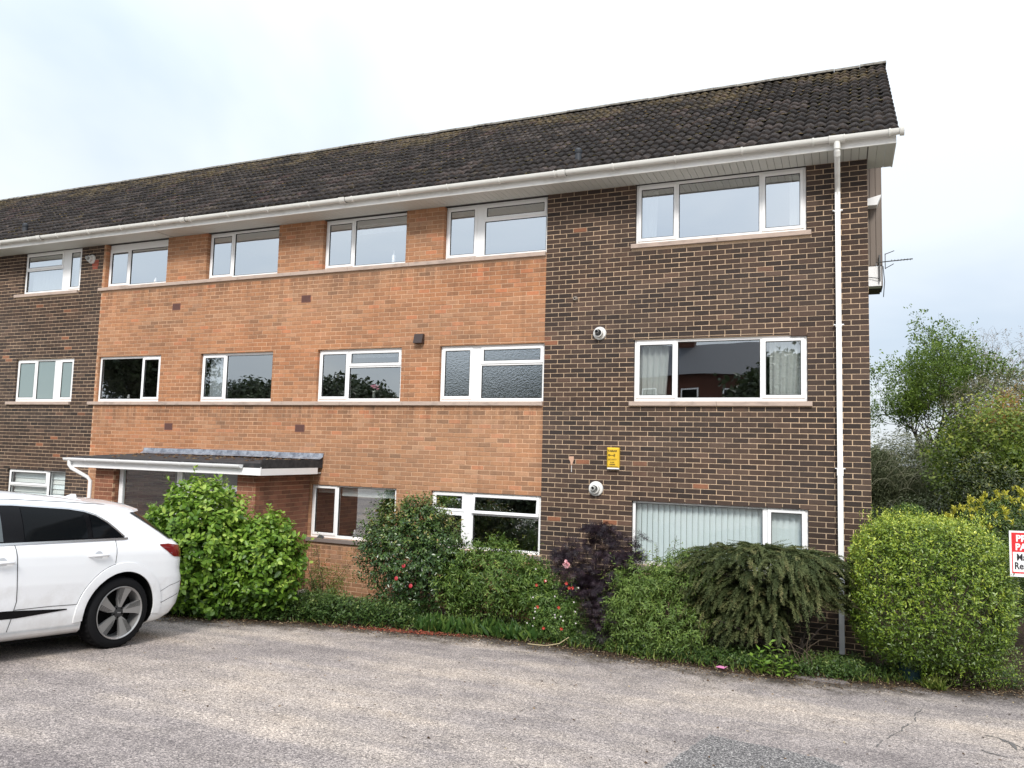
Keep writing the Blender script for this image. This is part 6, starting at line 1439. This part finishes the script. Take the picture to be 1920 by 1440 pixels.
# leaf litter
LIT = leaf_mat('fallen_leaves', [(0, (0.035, 0.022, 0.014)), (0.45, (0.085, 0.052, 0.030)), (0.7, (0.16, 0.10, 0.055)), (0.88, (0.30, 0.21, 0.12)), (1, (0.50, 0.42, 0.28))], .8, .1, .2)
x, y, z = scatter_strip(-4.4, 6.6, -.75, .35, 17000); keep = rng.random(17000) < np.clip(1.15 + (y - np.array([edge_y(v) for v in x])) * 2.0, .035, 1); x, y, z = x[keep], y[keep], z[keep]; n_ = len(x)
ax = rng.normal(0, 1, (n_, 3)); ax[:, 2] *= .18; Ls = rng.uniform(.010, .034, n_)
o = foliage('leaf_litter', [(np.stack([x, y, z + .016], 1), ax, np.array([0, 0, 1.]) + rng.normal(0, .25, (n_, 3)), Ls, Ls * .6, rng.random(n_))], 'ovate', LIT, None); tag(o, 'brown dead leaves and petals along the edge of the car park', 'leaf litter', kind='stuff')
n_ = 420; x = rng.uniform(-3.5, 6.2, n_); y = np.array([edge_y(v) for v in x]) - rng.uniform(.4, 4.5, n_); ax = rng.normal(0, 1, (n_, 3)); ax[:, 2] *= .15; Ls = rng.uniform(.012, .035, n_)
o = foliage('scattered_leaves', [(np.stack([x, y, np.array([gz(0, v) for v in y]) + .014], 1), ax, np.array([0, 0, 1.]) + rng.normal(0, .25, (n_, 3)), Ls, Ls * .6, rng.random(n_))], 'ovate', LIT, None); tag(o, 'stray dead leaves and twigs lying across the worn tarmac', 'leaf litter', kind='stuff')
RLT = leaf_mat('fallen_red_petals', [(0, (0.12, 0.03, 0.02)), (0.6, (0.28, 0.06, 0.035)), (1, (0.42, 0.14, 0.08))], .8, .1, .2)
n_ = 900; x = rng.normal(-1.05, .42, n_); y = np.array([edge_y(v) for v in x]) + rng.normal(-.03, .09, n_); ax = rng.normal(0, 1, (n_, 3)); ax[:, 2] *= .2; Ls = rng.uniform(.012, .034, n_)
o = foliage('fallen_petals', [(np.stack([x, y, np.array([gz(0, v) for v in y]) + .018], 1), ax, np.array([0, 0, 1.]) + rng.normal(0, .25, (n_, 3)), Ls, Ls * .7, rng.random(n_))], 'ovate', RLT, None); tag(o, 'drift of fallen red petals on the tarmac edge below the camellia', 'petals', kind='stuff')
g = MB(); g.add([(2.96, -1.86, gz(0, -1.86) + .02), (3.07, -1.90, gz(0, -1.9) + .02), (3.10, -1.82, gz(0, -1.82) + .035), (3.0, -1.79, gz(0, -1.79) + .03)], [(0, 1, 2, 3)]); tag(g.build('pink_wrapper', mat('pink_paper', (.72, .25, .45), .6)), 'scrap of bright pink litter on the bed edge near the low bright plant', 'litter')
# garden hose end / pale stem on the tarmac
g = MB(); g.tube([(.62, -1.98, gz(0, -1.98) + .02), (.85, -1.95, gz(0, -1.95) + .02), (1.0, -1.85, gz(0, -1.85) + .05), (1.08, -1.7, gz(0, -1.7) + .12)], .006, 5); tag(g.build('fallen_stem', mat('straw', (.42, .34, .20), .9)), 'pale curved dry stem lying on the tarmac before the flowering shrub', 'stem')
# small dark bird-shaped tile on sill
g = MB(); c_ = (-4.16, -.02, Z0 + .02); g.add([(c_[0] - .08, -.04, Z0 + .004), (c_[0] + .08, -.045, Z0 + .004), (c_[0] + .04, .02, Z0 + .03), (c_[0] - .05, .02, Z0 + .055)], [(0, 1, 2, 3)]); tag(g.build('slate_scrap', mat('slate_dark', (.04, .038, .045), .6)), 'broken piece of dark slate lying on the sill beside the porch', 'slate')

# sign on its post
sg = tag(empty('parking_sign', (6.36, -1.28, gz(0, -1.28))), 'red and white parking sign on a dark post at the right edge of the hedge', 'sign')
ang = R(14); sx, sy_v = math.cos(ang), math.sin(ang); SC = Vector((6.335, -1.30, -1.77)); SWd, SHt = .29, .249
def sp3(u, v, d=0): return (SC.x + u * sx + d * sy_v, SC.y + u * sy_v - d * sx, SC.z + v)
def sbox(g, u0, u1, v0, v1, d0, d1):
    g.add([sp3(u0, v0, d1), sp3(u1, v0, d1), sp3(u1, v0, d0), sp3(u0, v0, d0), sp3(u0, v1, d1), sp3(u1, v1, d1), sp3(u1, v1, d0), sp3(u0, v1, d0)], [(0, 3, 2, 1), (4, 5, 6, 7), (0, 1, 5, 4), (1, 2, 6, 5), (2, 3, 7, 6), (3, 0, 4, 7)])
SW = mat('sign_white', (.80, .80, .80), .35); SR = mat('sign_red', (.60, .022, .028), .35); SK = mat('sign_black', (.02, .02, .022), .5)
g = MB(); sbox(g, -SWd, SWd, -SHt, SHt, -.004, .0); g.build('panel', SW, sg)
g = MB(); sbox(g, -SWd + .022, SWd - .022, .02, SHt - .02, .0005, .0016); g.build('red_field', SR, sg)
g = MB(); sbox(g, -SWd + .022, SWd - .022, -SHt + .036, -SHt + .052, .0005, .0016); sbox(g, -SWd + .022, -SWd + .032, -SHt + .052, .02, .0005, .0016); sbox(g, SWd - .032, SWd - .022, -SHt + .052, .02, .0005, .0016); g.build('red_border', SR, sg)
def stext(b, size, u, v, m, bold=0.0, sx_=1.0):
    cu = bpy.data.curves.new('lettering', 'FONT'); cu.body = b; cu.size = size; cu.align_x = 'LEFT'; cu.extrude = .0005; cu.offset = bold; cu.resolution_u = 3
    o = bpy.data.objects.new('lettering', cu); COL.objects.link(o); dg = bpy.context.evaluated_depsgraph_get(); me = bpy.data.meshes.new_from_object(o.evaluated_get(dg)); bpy.data.objects.remove(o)
    me.name = 'lettering'; p = Vector(sp3(u, v, .003)); me.transform(Matrix.Translation(p) @ Matrix.Rotation(ang, 4, 'Z') @ Matrix.Rotation(R(90), 4, 'X') @ Matrix.Diagonal((sx_, 1, 1, 1))); me.materials.clear(); link('lettering', me, m, sg)
stext('PRIVATE', .098, -.225, .135, SW, .0035, 1.0); stext('PARKING', .098, -.232, .042, SW, .0035, .98)
stext('Mar', .105, -.222, -.072, SK, .002, .80); stext('Residents', .105, -.245, -.165, SK, .002, .80)
g = MB(); g.tube([sp3(.02, -1.75, -.04), sp3(.02, .32, -.04)], .03, 12); g.build('post', mat('dark_blue_post', (.022, .032, .055), .45), sg)
g = MB(); sbox(g, -.10, .14, .262, .33, -.03, -.01); g.build('post_plate', mat('galvanised_plate', (.35, .37, .4), .5, .3), sg)
# teal tub half hidden in the hedge foot
g = MB(); g.lathe((5.08, -1.02, -3.38), (0, 0, 1), [(0, .001), (0, .11), (.22, .13), (.23, .14), (.24, .13), (.24, .115), (.05, .10), (.05, .001)], 20); tag(g.build('teal_tub', mat('teal_plastic', (.010, .040, .048), .6), smooth=True, sharp=35), 'dark teal plastic tub half hidden at the foot of the privet hedge', 'tub')

# ------------------------------------------------------------------ across the car park: what the panes reflect
gr_y = -36.0; gzb = gz(0, gr_y)
oh = tag(empty('gabled_house', (-3.5, gr_y, gzb)), 'red brick house with dark slate roof across the car park, seen in the window reflections', 'house')
HB = brick_mat('house_brick', [(0, (.07, .03, .022)), (1, (.12, .05, .035))], sills=False); SL = mat('slate_roof', (.045, .047, .055), .6)
g = MB(); g.box(-8.5, -.6, gr_y - 8, gr_y, gzb - .2, 4.1); g.build('wall', HB, oh)
g = MB(); g.add([(-8.9, gr_y + .4, 4.0), (-.2, gr_y + .4, 4.0), (-.2, gr_y - 4, 6.6), (-8.9, gr_y - 4, 6.6), (-.2, gr_y - 8.4, 4.0), (-8.9, gr_y - 8.4, 4.0)], [(0, 1, 2, 3), (3, 2, 4, 5), (1, 4, 2), (0, 3, 5)]); ro_ = g.build('roof', SL, oh)
g = MB(); g.box(-5.6, -4.6, gr_y - 4.5, gr_y - 3.7, 5.8, 8.0); g.build('chimney', HB, ro_)
for x in (-7.2, -4.6, -2.2):
    for z in (.2, 2.4):
        g = MB(); g.box(x, x + 1.0, gr_y, gr_y + .05, z - .5, z + .8); w = g.build('window', UPVC, oh); g = MB(); g.box(x + .08, x + .92, gr_y + .051, gr_y + .06, z - .42, z + .72); g.build('pane', CGL, w)
DT = leaf_mat('reflected_tree_leaf', [(0, (0.012, 0.022, 0.008)), (1, (0.05, 0.07, 0.025))], .6, .15)
labs = ['nearest tall tree right of the gabled house across the car park', 'round tree left of the gabled house across the car park', 'spreading tree second to the left of the gabled house', 'dark conifer shaped tree far left across the car park', 'wide tree at the far left across the car park', 'farthest left tree across the car park', 'low tree behind the far right of the car park', 'tree far right across the car park']
for k, (x, y, rr, h) in enumerate(((1.6, -31, 2.3, 6.2), (-12.5, -34, 3.6, 6.4), (-20, -36, 4.2, 5.7), (-29, -35, 4.0, 5.8), (-38, -37, 5, 5.9), (-50, -37, 6, 11), (12, -34, 4, 5.5), (22, -36, 5, 7))):
    tree('opposite_tree', labs[k], (x, y, gzb), h, (x, y, gzb + h * .62), (rr, rr * .8, h * .42), 15000, .42, .28, DT, 200 + k, BARKD, .18, group=None)
